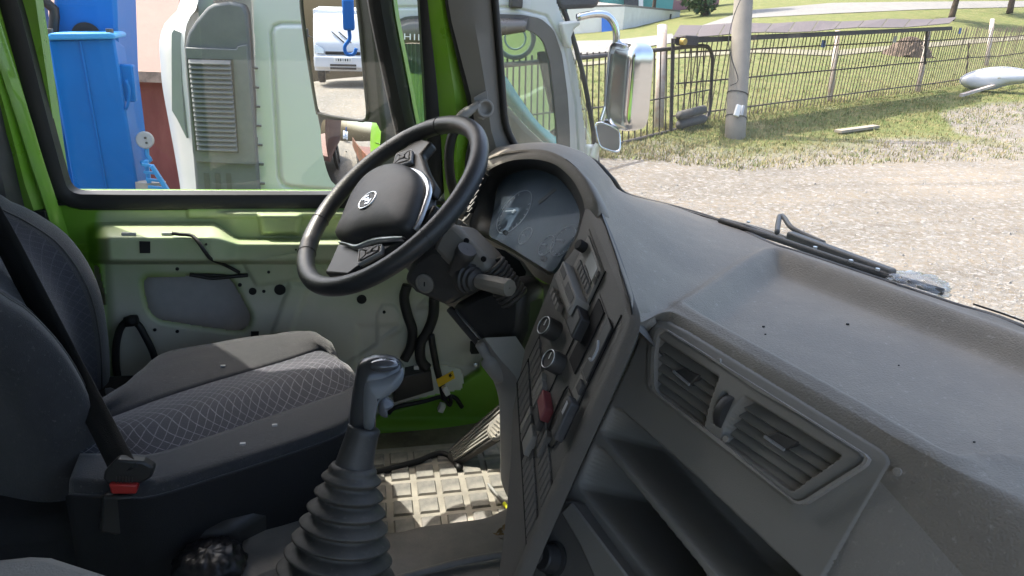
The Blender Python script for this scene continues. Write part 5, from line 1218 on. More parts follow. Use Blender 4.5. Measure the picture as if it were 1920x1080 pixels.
flat_mirror(1139, 257, [(1118, 234), (1128, 231), (1152, 240), (1160, 248), (1162, 270), (1160, 282), (1150, 283), (1130, 276), (1124, 268), (1119, 248)], (-.35, -.90, .22), 'small_mirror')
MB().tube(rs([onY(*p, YH-.1) for p in [(1122, 270), (1116, 284), (1112, 296)]], 8, True), .018, 8).build('lower_bracket', m_hw, hino, smooth=True)
MB().box(onY(1108, 292, YH-.03), (.06, .07, .10)).build('bracket_foot', m_hw, hino, bevel=.01)
# rear corner, intake
c0 = [(352, -160), (345, 4), (318, 40), (305, 74), (307, 120), (311, 163), (322, 222), (337, 296), (348, 367), (352, 470)]
c1 = [(380, -160), (372, 0), (352, 38), (346, 78), (348, 120), (351, 163), (358, 222), (364, 296), (370, 367), (374, 470)]
L0 = [onY(*p, YH+.45) for p in c0]; L1 = [onY(*p, YH+.01) for p in c1]
MB().loft([[q+np.array([.1, .5, 0]) for q in L0], L0, [(a+b_)/2+np.array([-.02, -.08, 0]) for a, b_ in zip(L0, L1)], L1], 40, True, m=20).build('rear_corner', m_hw, hino, smooth=True)
MB().plate([onY(*p, YH+.03) for p in zz(0, 0, .3704, [(868, 170), (880, 150), (915, 165), (918, 400), (935, 640), (945, 700), (895, 600), (870, 560)])], nrm((-.6, -.8, 0)), .02).build('rear_quarter_glass', mat('dusty_glass', (.28, .29, .31), .3, var=.05), hino)
ik = node('air_intake', hino, onY(420, 200, YH-.08))
ip = [(347, 84), (352, 62), (366, 40), (388, 14), (400, 7), (430, 3), (456, 8), (463, 26), (466, 60), (475, 200), (483, 300), (488, 372), (490, 470), (374, 470), (368, 366), (358, 250), (350, 150)]
MB().plate([onY(*p, YH-.06) for p in ip], (0, -1, 0), .2).build('intake_body', m_int, ik, bevel=.012)
MB().plate([onY(*p, YH-.085) for p in zz(0, 0, .3704, [(935, 240), (1195, 250), (1200, 235), (1250, 225), (1298, 835), (1250, 835), (990, 820), (975, 770)])], (0, -1, 0), .03).build('grille_frame', m_int, ik, bevel=.004)
MB().plate([onY(*p, YH-.088) for p in zz(0, 0, .3704, [(945, 295), (1180, 300), (1210, 775), (990, 765)])], (0, -1, 0), .004).build('grille_back', m_dark, ik)
for k in range(19):
    y = 313+k*24.3; t = k/18
    a_, b_ = (953+t*45, y), (1168+t*34, y+6)
    A3, B3 = onY(a_[0]*.3704, a_[1]*.3704, YH-.10), onY(b_[0]*.3704, b_[1]*.3704, YH-.10); d_ = nrm(B3-A3)
    MB().box((A3+B3)/2, (np.linalg.norm(B3-A3), .024, .007), (d_, nrm((0, -.75, -.65)), nrm(np.cross(d_, (0, -.75, -.65))))).build('slat', m_int, ik, bevel=.003)
for k in range(3):
    MB().plate([onY(*p, YH-.0625) for p in zz(0, 0, .3704, [(1030+k*56, 876), (1056+k*56, 878), (1068+k*55, 985), (1068+k*55, 1080), (1044+k*55, 1080), (1040+k*56, 985)])], (0, -1, 0), .002).build('recess', m_hw if False else m_gask, ik)
for k in range(7):
    MB().box(onY(479+k*2.2, 128+k*36, YH-.005), (.02, .03, .006)).build('clip', m_gask, ik)
# running gear and load bed of the white truck
def wheel(c_, R_, w_, parent):
    nd_ = node('wheel', parent, c_)
    MB().lathe(np.array(c_)-np.array([0, w_/2, 0]), (0, 1, 0), [(R_*.6, 0), (R_*.92, 0), (R_, w_*.15), (R_, w_*.85), (R_*.92, w_), (R_*.6, w_)], 36).build('tyre', m_seal, nd_, auto=40)
    MB().lathe(np.array(c_)-np.array([0, w_/2+.004, 0]), (0, 1, 0), [(.06, .03), (R_*.3, .04), (R_*.58, 0), (R_*.6, w_*.5), (R_*.6, w_+.008), (R_*.3, w_-.04)], 28).build('rim', m_grey, nd_, auto=40)
for x in (.75, -4.6, -5.9):
    for y in (3.65, 5.55): wheel((x, y, float(terr(x, y))+.48), .48, .28, hino)
zb = float(terr(-3, 4.6))
MB().box((-3.2, 4.6, zb+.85), (8.2, .9, .25)).build('chassis', m_dark, hino)
m_rust = mat('rust_red_board', (.13, .055, .042), .75, var=.25, vs=5, dirt=(.18, .12, .09), dirt_amt=.4)
MB().box((-5.2, 4.6, zb+1.05), (5.8, 2.4, .12)).build('load_floor', m_rust, hino)
for k in range(24): MB().box((-2.4-k*.24, 3.44, zb+1.75), (.14, .06, 1.35)).build('side_rib', m_rust, hino)
MB().box((-5.2, 3.475, zb+1.75), (5.8, .03, 1.35)).build('side_board', m_rust, hino)
# --- blue crane behind the cab
m_blue = mat('crane_blue', (.0, .12, .42), .45, var=.05, spec=.2)
m_blue2 = mat('crane_blue_pale', (.04, .26, .58), .45, var=.05, spec=.3)
YC = 4.3
cr = node('loader_crane', hino, onY(180, 360, YC))
MB().plate([onY(*p, YC+.25) for p in [(98, -150), (100, 60), (112, 250), (116, 500), (268, 500), (246, 320), (224, 150), (218, 0), (216, -150)]], (0, -1, 0), .5).build('column', m_blue, cr, bevel=.02)
bx_ = [onY(*p, YC) for p in [(88, 74), (214, 70), (270, 420), (150, 420)]]
MB().plate(bx_, nrm((0, -1, .25)), .22).build('boom_box', m_blue, cr, bevel=.012)
MB().plate([onY(*p, YC-.03) for p in [(86, 76), (86, 67), (94, 62), (208, 61), (216, 66), (215, 73)]], (0, -1, 0), .26).build('box_lid', m_blue2, cr, bevel=.008)
MB().bar(onY(150, 76, YC-.004), onY(205, 380, YC-.004), .010, .010, (0, 1, 0)).build('weld_seam', m_blue, cr, bevel=.003)
for x in (93, 206): MB().lathe(onY(x, 62, YC), (0, 0, 1), [(.018, 0), (.018, .02)], 8).build('lid_bolt', m_dark, cr)
MB().lathe(onY(163, 68, YC+.245), (0, -1, 0), [(.07, 0), (.07, .012), (.05, .016)], 24).build('hose_hole', m_hole, cr)
MB().plate([onY(*p, YC+.4) for p in [(60, -150), (62, 0), (94, 260), (104, 330), (100, 200), (94, 100), (66, 0), (64, -150)]], (0, -1, 0), .05).build('grey_post', m_grey, cr)
MB().plate([onY(*p, YC+.35) for p in [(30, -150), (26, 0), (66, 0), (94, 240), (84, 240)]], (0, -1, 0), .2).build('grey_stanchion', mat('blue_grey_steel', (.10, .14, .20), .5, var=.1), cr, bevel=.01)
MB().tube(rs([onY(*p, YC+.2) for p in [(70, -20), (90, 8), (102, 20), (100, 60), (97, 150), (104, 290)]], 24, True), .025, 8).build('hose', m_seal, cr, smooth=True)
MB().tube([onY(99, 60, YC+.3), onY(104, 180, YC+.3), onY(110, 300, YC+.3)], .02, 8).build('pipe', m_white, cr, smooth=True)
MB().bar(onY(233, 120, YC+.06), onY(240, 190, YC+.06), .06, .09).build('valve_block', m_blue, cr, bevel=.01)
MB().tube(rs([onY(*p, YC) for p in [(236, 150), (242, 170), (240, 195), (236, 205)]], 10, True), .008, 6).build('valve_pipe', m_blue, cr, smooth=True)
MB().lathe(onY(273, 262, YC+.05), (-.1, -1, .05), [(.044, 0), (.046, .015), (.040, .02)], 26).build('gauge', m_grey, cr, auto=30)
for dx_, dz_ in ((0, .01), (.004, -.016)): MB().lathe(onY(273, 262, YC+.03)+np.array([dx_, 0, dz_]), (-.1, -1, .05), [(.006, 0), (.006, .008)], 8).build('gauge_bolt', m_dark, cr)
MB().tube(rs([onY(275, 278, YC+.05), onY(276, 292, YC+.05), onY(282, 300, YC+.05), onY(264, 306, YC+.05)], 10, True), .012, 8).build('gauge_stem', m_blue2, cr, smooth=True)
MB().lathe(onY(285, 372, YC), (0, .1, 1), [(.10, -.2), (.10, .03), (.075, .05), (.075, .09)], 26).build('oil_tank', mat('tan_steel', (.32, .30, .26), .5, var=.15), cr, auto=40)
MB().bar(onY(284, 310, YC-.1), onY(320, 366, YC-.1), .035, .02).build('guard_bar', m_blue2, cr, bevel=.004)
MB().bar(onY(274, 300, YC-.05), onY(284, 372, YC-.05), .025, .02).build('guard_bar', m_blue2, cr, bevel=.004)
for k in range(4): MB().bar(onY(266+k*4, 308+k*14, YC-.08), onY(286+k*8, 311+k*14, YC-.08), .02, .012).build('guard_rung', m_blue2, cr)

# --- red shed behind
YR = 8.2
rsd = thing('red_shed', 'dark red metal shed with faded pink roof behind the blue crane', 'shed', (onY(200, 300, YR)[0], YR+1.5, float(terr(-2, YR))))
m_rw = mat('red_metal', (.20, .042, .036), .6, var=.18, vs=2.5, stretch=(1, 1, .25), dirt=(.36, .13, .10), dirt_amt=.6)
m_rp = mat('pink_roof', (.30, .165, .135), .7, var=.1, vs=3, dirt=(.34, .225, .185), dirt_amt=.5)
zt_ = onY(300, 136, YR)[2]; zg = float(terr(-2, YR))-.3
pw = 1.1
for k in range(7):
    x = -5.6+k*pw; MB().box((x+pw/2, YR+.04+.008*(k % 2), (zt_+zg)/2), (pw-.012, .03, zt_-zg)).build('wall_panel', m_rw, rsd, bevel=.006)
MB().box((-1.75, YR+1.9, (zt_+zg)/2), (7.7, 3.4, zt_-zg-.1)).build('shed_core', m_rw, rsd)
for k in range(7):
    x0, x1 = -5.7+k*pw, -5.7+(k+1)*pw-.015
    MB().plate([(x0, YR-.15, zt_-.02), (x1, YR-.15, zt_-.02), (x1, YR+3.8, zt_+3.3), (x0, YR+3.8, zt_+3.3)], (0, -.64, .77), .04).build('roof_sheet', m_rp, rsd, bevel=.004)
MB().bar((-5.7, YR-.16, zt_-.03), (2.0, YR-.16, zt_-.03), .03, .10).build('eave_edge', mat('eave_crust', (.30, .22, .17), .85, var=.4, vs=14), rsd)

# --- utility pole
pb = onT(1378, 257); ptop = pb+ (dep(1394, 0, projpx(pb)[2])-pb)
pole = thing('utility_pole', 'thick grey concrete utility pole standing in front of the fence', 'pole', pb)
ax_ = nrm(ptop-pb); m_conc = mat('concrete', (.25, .225, .19), .85, var=.12, vs=4, bump=.4, bs=40, dirt=(.22, .2, .17), dirt_amt=.4)
MB().lathe(pb-ax_*.3, ax_, [(.166, 0), (.164, .6), (.15, 2.6), (.115, 8)], 24).build('shaft', m_conc, pole, smooth=True)
for yy_, a in ((222, .1), (180, .35)):
    c_ = pb+ax_*((257-yy_)/110.); 
    MB().torus(c_, nrm(ax_+np.array([.0, .25*a, .25])*0+np.array([.15, 0, 0])), .17, .007, 30, 6).build('wire_wrap', m_wire, pole, smooth=True)
def on_pole(x, y): return dep(x, y, projpx(pb)[2]-.2)
MB().tube(rs([on_pole(*p) for p in [(1390, -5), (1376, 30), (1366, 75), (1372, 110), (1384, 150), (1370, 160)]], 30, True), .008, 6).build('loose_cable', m_wire, pole, smooth=True)
MB().bar(on_pole(1386, 197), on_pole(1380, 218), .09, .05, (0, 1, 0)).build('junction_box', m_white, pole, bevel=.01)
MB().bar(on_pole(1393, 198), on_pole(1389, 217), .045, .06, (0, 1, 0)).build('box_door', m_grey, pole, bevel=.008)

# --- fence: rails, posts and bars
m_fen = mat('fence_steel', (.10, .075, .06), .75, var=.3, vs=6)
m_post = mat('post_whitewash', (.45, .41, .37), .8, var=.1, vs=5, dirt=(.30, .14, .08), dirt_amt=.75, dirt_scale=7)
fence = thing('steel_bar_fence', 'rusty steel bar fence with peeling white posts along the yard', 'fence', F0)
def fpt(s, up): q = F0+FD*s; return np.array([q[0], q[1], float(terr(q[0], q[1]))+up])
FL = 26.0; SP = .135
me = MB().add([(-.007, -.007, .0), (.007, -.007, .0), (.007, .007, .0), (-.007, .007, .0), (-.007, -.007, 1.42), (.007, -.007, 1.42), (.007, .007, 1.42), (-.007, .007, 1.42), (0, 0, 1.50)], [(0, 1, 5, 4), (1, 2, 6, 5), (2, 3, 7, 6), (3, 0, 4, 7), (4, 5, 8), (5, 6, 8), (6, 7, 8), (7, 4, 8)]).mesh('bar'); me.materials.append(m_fen)
for k in range(int(FL/SP)):
    s = .25+k*SP
    inst('bar', me, fence, fpt(s, .02), (random.gauss(.02, .008), random.gauss(.01, .010), 0))
for h_ in (.18, .72, 1.22):
    for k in range(13): MB().bar(fpt(k*2.0, h_), fpt(k*2.0+2.0, h_), .02, .025).build('rail', m_fen, fence)
def fpost(bp, tp, w_=.075):
    q = onT(*bp); d_ = projpx(q)[2]; t_ = dep(*tp, d_); MB().tube([q-np.array([0, 0, .1]), q*.5+t_*.5, t_], w_, 10).build('post', m_post, fence, smooth=True)
fpost((1236, 241), (1242, 48), .085); fpost((1556, 190), (1571, 58), .06); fpost((1721, 173), (1741, 55), .06); fpost((1850, 124), (1861, 36), .07)
MB().tube([fpt(12.2, .0), fpt(11.7, 1.1)], .02, 6).build('brace', m_fen, fence)
m_plate = mat('blue_plate', (.03, .09, .30), .4, var=.1)
for x, y, s_ in ((1544, 82, 11), (1678, 74, 9), (1800, 58, 8)):
    c_ = onP(x, y, F0-NF*.03, NF); MB().box(c_, (.16, .008, .14), (FD, NF, (0, 0, 1))).build('number_plate', m_plate if x != 1678 else m_grey, fence)
# --- gate
gate = thing('sliding_gate', 'dark steel tube gate with rounded end standing left of the pole', 'gate', onT(1215, 255))
gP = onT(1318, 230); gQ = onT(1104, 284); gd = nrm((gP-gQ)*np.array([1, 1, 0])); gn = np.array([-gd[1], gd[0], 0])
def onGt(x, y): return onP(x, y, gP, gn)
m_gate = mat('gate_steel', (.055, .045, .04), .6, var=.25, vs=6)
MB().tube(rs([onGt(*p) for p in [(860, 340), (1020, 302), (1104, 283), (1240, 250), (1308, 232), (1324, 222), (1331, 205), (1334, 150), (1336, 108), (1330, 92), (1316, 86), (1240, 93), (1090, 108), (1020, 115), (860, 130)]], 90, True), .032, 8).build('frame', m_gate, gate, smooth=True)
MB().tube([onGt(1258, 246), onGt(1262, 92)], .03, 8).build('stile', m_gate, gate, smooth=True)
MB().tube([onGt(900, 226), onGt(1040, 210), onGt(1180, 195), onGt(1333, 168)], .012, 6).build('mid_rail', m_gate, gate, smooth=True)
for k in range(-13, 22):
    x = 1075+k*11.5
    MB().bar(onGt(x, 286-(x-1104)*.255), onGt(x+3, 99-(x-1080)*.05), .016, .016).build('bar', m_gate, gate)
for dy in (0, 17): MB().tube([onGt(1266, 216+dy)-gn*.08, onGt(1311, 204+dy)-gn*.08], .075, 12).build('roller', mat('roller_grey%d' % dy, (.09, .085, .08), .7, var=.2), gate, smooth=True)
# --- canopy along the fence
can = thing('sheet_canopy', 'long low canopy of brown metal sheets running along the fence top', 'canopy', fpt(3, 1.55))
m_can = mat('canopy_sheet', (.062, .045, .043), .65, var=.15, vs=4, dirt=(.11, .08, .075), dirt_amt=.4)
m_cand = mat('canopy_frame', (.035, .03, .03), .7, var=.2)
NC = 12
for k in range(NC):
    t0, t1 = k/NC, (k+.97)/NC
    nx = lambda t: (1262+520*t, 69-24*t+(2.0*math.sin(t*17)))
    fx = lambda t: (1275+520*t, 47-14*t+(1.5*math.sin(t*23)))
    Pn = lambda t, d=0: onP(*nx(t), F0-NF*.55, NF)+np.array([0, 0, d])
    Pf = lambda t, d=0: onP(*fx(t), F0+NF*.55, NF)+np.array([0, 0, d])
    MB().plate([Pn(t0), Pn(t1), Pf(t1), Pf(t0)], (0, 0, 1), .012).build('metal_sheet', m_can, can)
for t in np.linspace(0, 1, 7)[:-1]: MB().bar(onP(1264+520*t, 77-24*t, F0-NF*.5, NF), onP(1264+520*(t+1/6), 77-24*(t+1/6), F0-NF*.5, NF), .03, .08).build('beam', m_cand, can)
for x, y0_, y1_ in ((1262, 72, 245), (1738, 52, 120)): MB().tube([onP(x, y0_, F0-NF*.4, NF), onP(x-4, y1_, F0-NF*.4, NF)], .03, 8).build('leg', m_cand, can)
MB().box(onP(1288, 76, F0-NF*.5, NF), (.32, .2, .16), (FD, NF, (0, 0, 1))).build('hoist_motor', m_cand, can, bevel=.02)
MB().lathe(onP(1282, 78, F0-NF*.62, NF), NF, [(.05, -.03), (.05, .05)], 12).build('motor_cover', mat('ochre', (.35, .24, .05), .6), can)

# --- white shell, plank, debris
sc_ = onT(1862, 172); sd_ = projpx(sc_)[2]
boat = thing('white_shell', 'white upturned fibreglass shell resting on planks by the fence', 'shell', sc_)
out = [(1800, 152), (1812, 140), (1845, 130), (1885, 127), (1925, 133), (1950, 142), (1935, 152), (1890, 158), (1860, 166), (1820, 166)]
E_ = rs([dep(x, y, sd_-.2) for x, y in out], 48, True, True); cE = E_.mean(0); bn_ = nrm(CP-cE); rows_ = [cE+(E_-cE)*s_-bn_*(.35-h_) for s_, h_ in ((1.0, .0), (1.0, .15), (.95, .28), (.8, .38), (.5, .45), (.05, .47))]
MB().grid(np.stack(rows_), closed=True).build('hull', mat('white_gelcoat', (.5, .5, .51), .35, var=.04), boat, smooth=True)
MB().tube(np.vstack([rows_[1], rows_[1][:1]]), .03, 6).build('hull_rim', m_grey, boat, smooth=True)
MB().bar(onT(1800, 187)+np.array([0, 0, .1]), onT(1925, 158)+np.array([0, 0, .25]), .08, .06).build('support_plank', m_post, boat)
p0, p1 = onT(1570, 251), onT(1642, 241)
o = MB().bar(p0+np.array([0, 0, .04]), p1+np.array([0, 0, .04]), .14, .05).build('plank', mat('weathered_wood', (.28, .24, .19), .8, var=.25, vs=8), None, bevel=.006); tag(o, 'weathered wooden plank lying on the dry grass', 'plank')
q = onT(1702, 103)
mnd = []
for i in range(12):
    th = i/11; mnd.append([q+np.array([math.cos(f_)*(1-th)*1.0, math.sin(f_)*(1-th)*.8, -.1+.75*math.sin(th*1.57)+.12*math.sin(f_*5+i*2)*(1-th)]) for f_ in np.linspace(0, 2*math.pi, 24)[:-1]])
o = MB().grid(np.array(mnd), closed=True).build('debris_heap', mat('brown_debris', (.12, .085, .062), .9, var=.4, vs=9, bump=.8, bs=30), None); tag(o, 'small heap of brown debris on the grass behind the fence', 'heap')

# --- buildings across the road
def bdir(px0, px1, D): a_ = dep(*px0, D); b_ = dep(*px1, D); return a_, b_
m_wh = mat('whitewash', (.72, .71, .69), .85, var=.08, vs=.8, dirt=(.45, .40, .36), dirt_amt=.35, dirt_scale=.9)
m_teal = mat('teal_wall', (.15, .42, .40), .8, var=.05); m_pink = mat('pink_wall', (.40, .18, .19), .8, var=.05); m_dblue = mat('blue_door', (.02, .13, .48), .5, var=.05); m_roofg = mat('grey_roof', (.22, .2, .19), .8, var=.15)
def wallq(a_, b_, zt0, zt1, th, name, mt, parent):
    d_ = nrm((b_-a_)*np.array([1, 1, 0])); n_ = np.array([d_[1], -d_[0], 0])
    if n_ @ (CP-a_) < 0: n_ = -n_
    lo_ = -.8
    return MB().plate([a_+np.array([0, 0, lo_]), b_+np.array([0, 0, lo_]), np.array([b_[0], b_[1], zt1]), np.array([a_[0], a_[1], zt0])], n_, th).build(name, mt, parent), n_
DS = 50.
sa, sb = dep(1060, 68, DS+1), dep(1166, 67, DS); sc2 = dep(1272, 50, DS+9)
shd = thing('white_shed', 'low whitewashed shed with bright blue door across the road', 'shed', sb)
zt1 = dep(1166, 12, DS)[2]; zt0 = dep(1060, 14, DS+1)[2]; zt2 = dep(1272, 22, DS+9)[2]
_, n1_ = wallq(sa, sb, zt0, zt1, .2, 'front_wall', m_wh, shd); wallq(sb, sc2, zt1, zt2, .2, 'side_wall', m_wh, shd)
MB().plate([dep(*p, DS-.1) for p in [(1128, 16), (1152, 16), (1151, 66), (1128, 67)]], n1_, .1).build('door', m_dblue, shd)
MB().plate([dep(*p, DS-.16) for p in [(1137, 22), (1145, 22), (1145, 32), (1137, 32)]], n1_, .03).build('notice', m_white, shd)
up_ = np.array([0, 0, .12]); MB().plate([np.array([sa[0], sa[1], zt0])+up_, np.array([sb[0], sb[1], zt1])+up_, np.array([sc2[0], sc2[1], zt2])+up_, np.array([sc2[0]-6, sc2[1]+5, zt2+.3])+up_], (0, 0, 1), .14).build('roof', m_roofg, shd)
q = dep(1250, 31, DS+6.9); MB().box(q, (.7, .2, .4)).build('vent_window', m_dark, shd)
DT = 66.
ta, tb_ = dep(1040, 60, DT), dep(1258, 40, DT+2)
hs1 = thing('teal_house', 'turquoise house wall rising behind the white shed', 'house', ta)
_, n2_ = wallq(ta, tb_, dep(1040, -90, DT)[2], dep(1258, -90, DT)[2], .3, 'wall', m_teal, hs1)
MB().plate([dep(*p, DT-.3) for p in [(1170, -40), (1197, -40), (1197, 12), (1170, 12)]], n2_, .05).build('window', m_dark, hs1)
MB().plate([dep(*p, DT-.35) for p in [(1198, -40), (1206, -40), (1206, 14), (1198, 14)]], n2_, .05).build('window_frame', m_wh, hs1)
MB().plate([dep(*p, DT-.4) for p in [(1100, -40), (1124, -40), (1124, 9), (1100, 9)]], n2_, .05).build('window', m_dark, hs1)
MB().bar(np.array([ta[0], ta[1], dep(1040, -90, DT)[2]]), np.array([tb_[0], tb_[1], dep(1258, -90, DT)[2]]), 2.0, .4).build('roof', m_roofg, hs1)
DPk = 70.
pa, pb_ = dep(1236, 42, DPk), dep(1345, 26, DPk+3)
hs2 = thing('pink_house', 'pink house beside the dark tree at the top of the slope', 'house', pa)
wallq(pa, pb_, dep(1236, -80, DPk)[2], dep(1345, -80, DPk)[2], .3, 'wall', m_pink, hs2)
MB().bar(np.array([pa[0], pa[1], dep(1236, -80, DPk)[2]]), np.array([pb_[0], pb_[1], dep(1345, -80, DPk)[2]]), 2.0, .4).build('roof', m_roofg, hs2)

# --- trees
m_bark = mat('bark', (.09, .065, .045), .9, var=.3, vs=8); m_lf = [mat('leaf_%s' % n, c_, .6, var=.3, vs=3) for n, c_ in (('dark', (.045, .085, .022)), ('mid', (.07, .13, .03)))]
def tree(base, h_, R_, name, label, n=2600, seed=1, lf=0, crown_z=.45, lean=(0, 0), limbs=5, size=.14):
    r_ = np.random.default_rng(seed); t = thing(name, label, 'tree', base)
    top = base+np.array([lean[0], lean[1], h_*.7]); mb_ = MB(); mb_.tube(rs([base-np.array([0, 0, .3]), base+np.array([lean[0]*.3, lean[1]*.3, h_*.3]), top], 12, True), np.linspace(h_*.035, h_*.012, 12), 9)
    cen = []
    for k in range(limbs):
        a = k*2*math.pi/limbs+r_.uniform(-.4, .4); s_ = base+np.array([lean[0], lean[1], h_*.7])*r_.uniform(.35, .8); e = s_+np.array([math.cos(a)*R_*.7, math.sin(a)*R_*.7, h_*r_.uniform(.12, .35)])
        mb_.tube(rs([s_, s_*.5+e*.5+np.array([0, 0, -.1*h_*.3]), e], 8, True), np.linspace(h_*.016, h_*.005, 8), 6); cen.append(e)
    mb_.build('trunk', m_bark, t, smooth=True)
    for k in range(9): a = r_.uniform(0, 6.28); cen.append(base+np.array([math.cos(a)*R_*r_.uniform(0, .75), math.sin(a)*R_*r_.uniform(0, .75), h_*r_.uniform(crown_z, .95)]))
    vs_, fs_ = [], []
    for k in range(n):
        c_ = cen[r_.integers(len(cen))]; d_ = r_.normal(size=3); d_ /= np.linalg.norm(d_); p = c_+d_*R_*.48*r_.uniform(.35, 1)**.6*np.array([1, 1, .75])
        u = r_.normal(size=3); u /= np.linalg.norm(u); w = np.cross(u, r_.normal(size=3)); w /= np.linalg.norm(w); s_ = size*r_.uniform(.6, 1.4)
        o_ = len(vs_); vs_ += [p+u*s_, p+w*s_*.5, p-u*s_, p-w*s_*.5]; fs_.append((o_, o_+1, o_+2, o_+3))
    MB().add(vs_, fs_).build('crown', m_lf[lf], t)
tree(dep(1322, 36, 56), 8, 2.6, 'leafy_tree', 'dark leafy tree in front of the pink house', 5200, 2, 0, .12, limbs=6, size=.2)
tree(dep(1785, 28, 44), 5.5, 2.4, 'leafy_tree', 'forked tree on the slope above the fence right of the canopy', 2600, 5, 1, .55, lean=(.6, .2), limbs=3, size=.2)
tree(dep(1895, 16, 50), 6, 2.5, 'leafy_tree', 'rightmost tree beside the upper road', 2600, 8, 1, .5, lean=(-.3, .3), limbs=4, size=.2)
tree(dep(1225, 22, 60), 5, 1.6, 'leafy_tree', 'bright young tree against the turquoise house', 2200, 11, 1, .4, limbs=4, size=.18)

# --- small white truck behind, seen in the side mirror
def refl(px_, py_):
    d = ray(px_, py_); P0_ = onP(px_, py_, MP+mn*.004, mn); r_ = d-2*(d @ mn)*mn; return P0_, nrm(r_)
P0_, rr_ = refl(643, 100)
wt0 = P0_+rr_*21.0; wx0, wy0 = wt0[0], wt0[1]; wz0 = float(terr(wx0, wy0))
print('mirror truck at', wt0, wz0)
wtr = thing('light_truck', 'small white truck with black grille slots, visible in the side mirror', 'truck', (wx0, wy0, wz0))
m_w2 = mat('small_truck_white', (.6, .61, .64), .3, var=.02, coat=.5)
def wp(a, b_, c_): return np.array([wx0-a, wy0+b_, wz0+c_])     # a back from the nose, b to the side, c up
prof_ = [(.05, .42), (.0, .55), (.0, .85), (.04, .95), (.08, 1.18), (.55, 1.82), (.75, 1.93), (1.7, 1.95)]
rows_ = []
for s_, ins in ((-1, .0), (-.97, -.02), (-.5, -.05), (0, -.06), (.5, -.05), (.97, -.02), (1, 0)):
    rows_.append([wp(a+ins+ (.03 if abs(s_) == 1 else 0), s_*.83, c_) for a, c_ in prof_])
MB().loft(rows_, 30, False, m=24).build('cab_front', m_w2, wtr, smooth=True)
for s_ in (-1, 1):
    MB().plate([wp(a+.03, s_*.83, c_) for a, c_ in prof_]+[wp(1.7, s_*.83, .42)], (0, s_, 0), .02).build('cab_side', m_w2, wtr)
    MB().plate([wp(-.075, s_*.80, .92), wp(-.09, s_*.52, .90), wp(-.085, s_*.55, 1.05), wp(-.03, s_*.80, 1.16)], (1, 0, 0), .03).build('headlamp', m_chrome, wtr, bevel=.01)
    MB().lathe(wp(-.1, s_*.66, .58), (1, 0, 0), [(.06, 0), (.05, .03)], 16).build('fog_lamp', m_grey, wtr)
    wheel(wp(.7, s_*.68, .33), .33, .2, wtr)
    wheel(wp(3.0, s_*.68, .33), .33, .2, wtr)
    MB().tube([wp(.3, s_*.85, 1.3), wp(.1, s_*.98, 1.4)], .015, 6).build('mirror_arm', m_dark, wtr)
    MB().box(wp(.1, s_*1.02, 1.45), (.06, .14, .24)).build('door_mirror', m_dark, wtr, bevel=.02)
    MB().bar(wp(.03, s_*.1-.15, 1.22), wp(.22, s_*.1+.2, 1.5), .025, .02).build('wiper', m_hole, wtr)
MB().plate([wp(.09, -.72, 1.22), wp(.09, .72, 1.22), wp(.50, .66, 1.80), wp(.50, -.66, 1.80)], nrm((1, 0, .7)), .01).build('windscreen', mat('dark_glass', (.09, .11, .13), .08, var=.03), wtr)
MB().box(wp(-.06, 0, .93), (.05, 1.0, .09)).build('grille_slot', m_hole, wtr, bevel=.02)
MB().box(wp(-.09, 0, .68), (.14, 1.66, .34)).build('bumper', m_w2, wtr, bevel=.05)
for z_ in (.60, .51): MB().box(wp(-.165, 0, z_), (.02, .75, .06)).build('bumper_slot', m_hole, wtr, bevel=.008)
pl_ = MB().box(wp(-.17, 0, .75), (.02, .52, .12)).build('licence_plate', m_white, wtr, bevel=.004)
for k in range(7): MB().box(wp(-.182, -.2+k*.066, .75), (.004, .035 if k % 3 else .018, .07)).build('plate_character', m_hole, pl_)
MB().box(wp(2.9, 0, 1.3), (2.6, 1.8, 1.5)).build('cargo_box', m_w2, wtr, bevel=.02)
MB().box(wp(2.2, 0, .5), (3.6, .7, .12)).build('chassis', m_dark, wtr)
# crane hook hanging before it
P1_, r1_ = refl(653, 20); hk = P1_+r1_*9.0
hook = thing('crane_hook', 'blue crane hook block hanging in the air, visible in the side mirror', 'hook', hk)
MB().box(hk+np.array([0, 0, -.05]), (.16, .16, .42)).build('block', m_blue, hook, bevel=.03)
MB().tube([hk+np.array([0, 0, .15]), hk+np.array([.3, .9, 4.5])], .012, 6).build('rope', m_wire, hook)
MB().tube(rs([hk+np.array(p) for p in [(0, 0, -.26), (0, 0, -.38), (0, .07, -.48), (0, .05, -.58), (0, -.05, -.58), (0, -.09, -.5)]], 24, True), .026, 8).build('hook', m_blue, hook, smooth=True)
# --- our own truck's flatbed and wheels (mirror, and so the cab stands on something)
MB().box((-4.0, .68, .95), (5.6, 2.3, .1)).build('bed_floor', m_rust, T)
for k in range(12): MB().box((-1.4-k*.45, 1.86, 1.28), (.42, .04, .55)).build('bed_board', mat('orange_board%d' % k, (.17+.04*math.sin(k*2), .075, .04), .7, var=.3, vs=6), T, bevel=.004)
MB().box((-2.6, .68, .7), (6.6, .8, .22)).build('chassis', m_dark, T)
for x in (.4, -4.6):
    for y in (-.3, 1.65): wheel((x, y, float(terr(x, y))+.48), .48, .28, T)

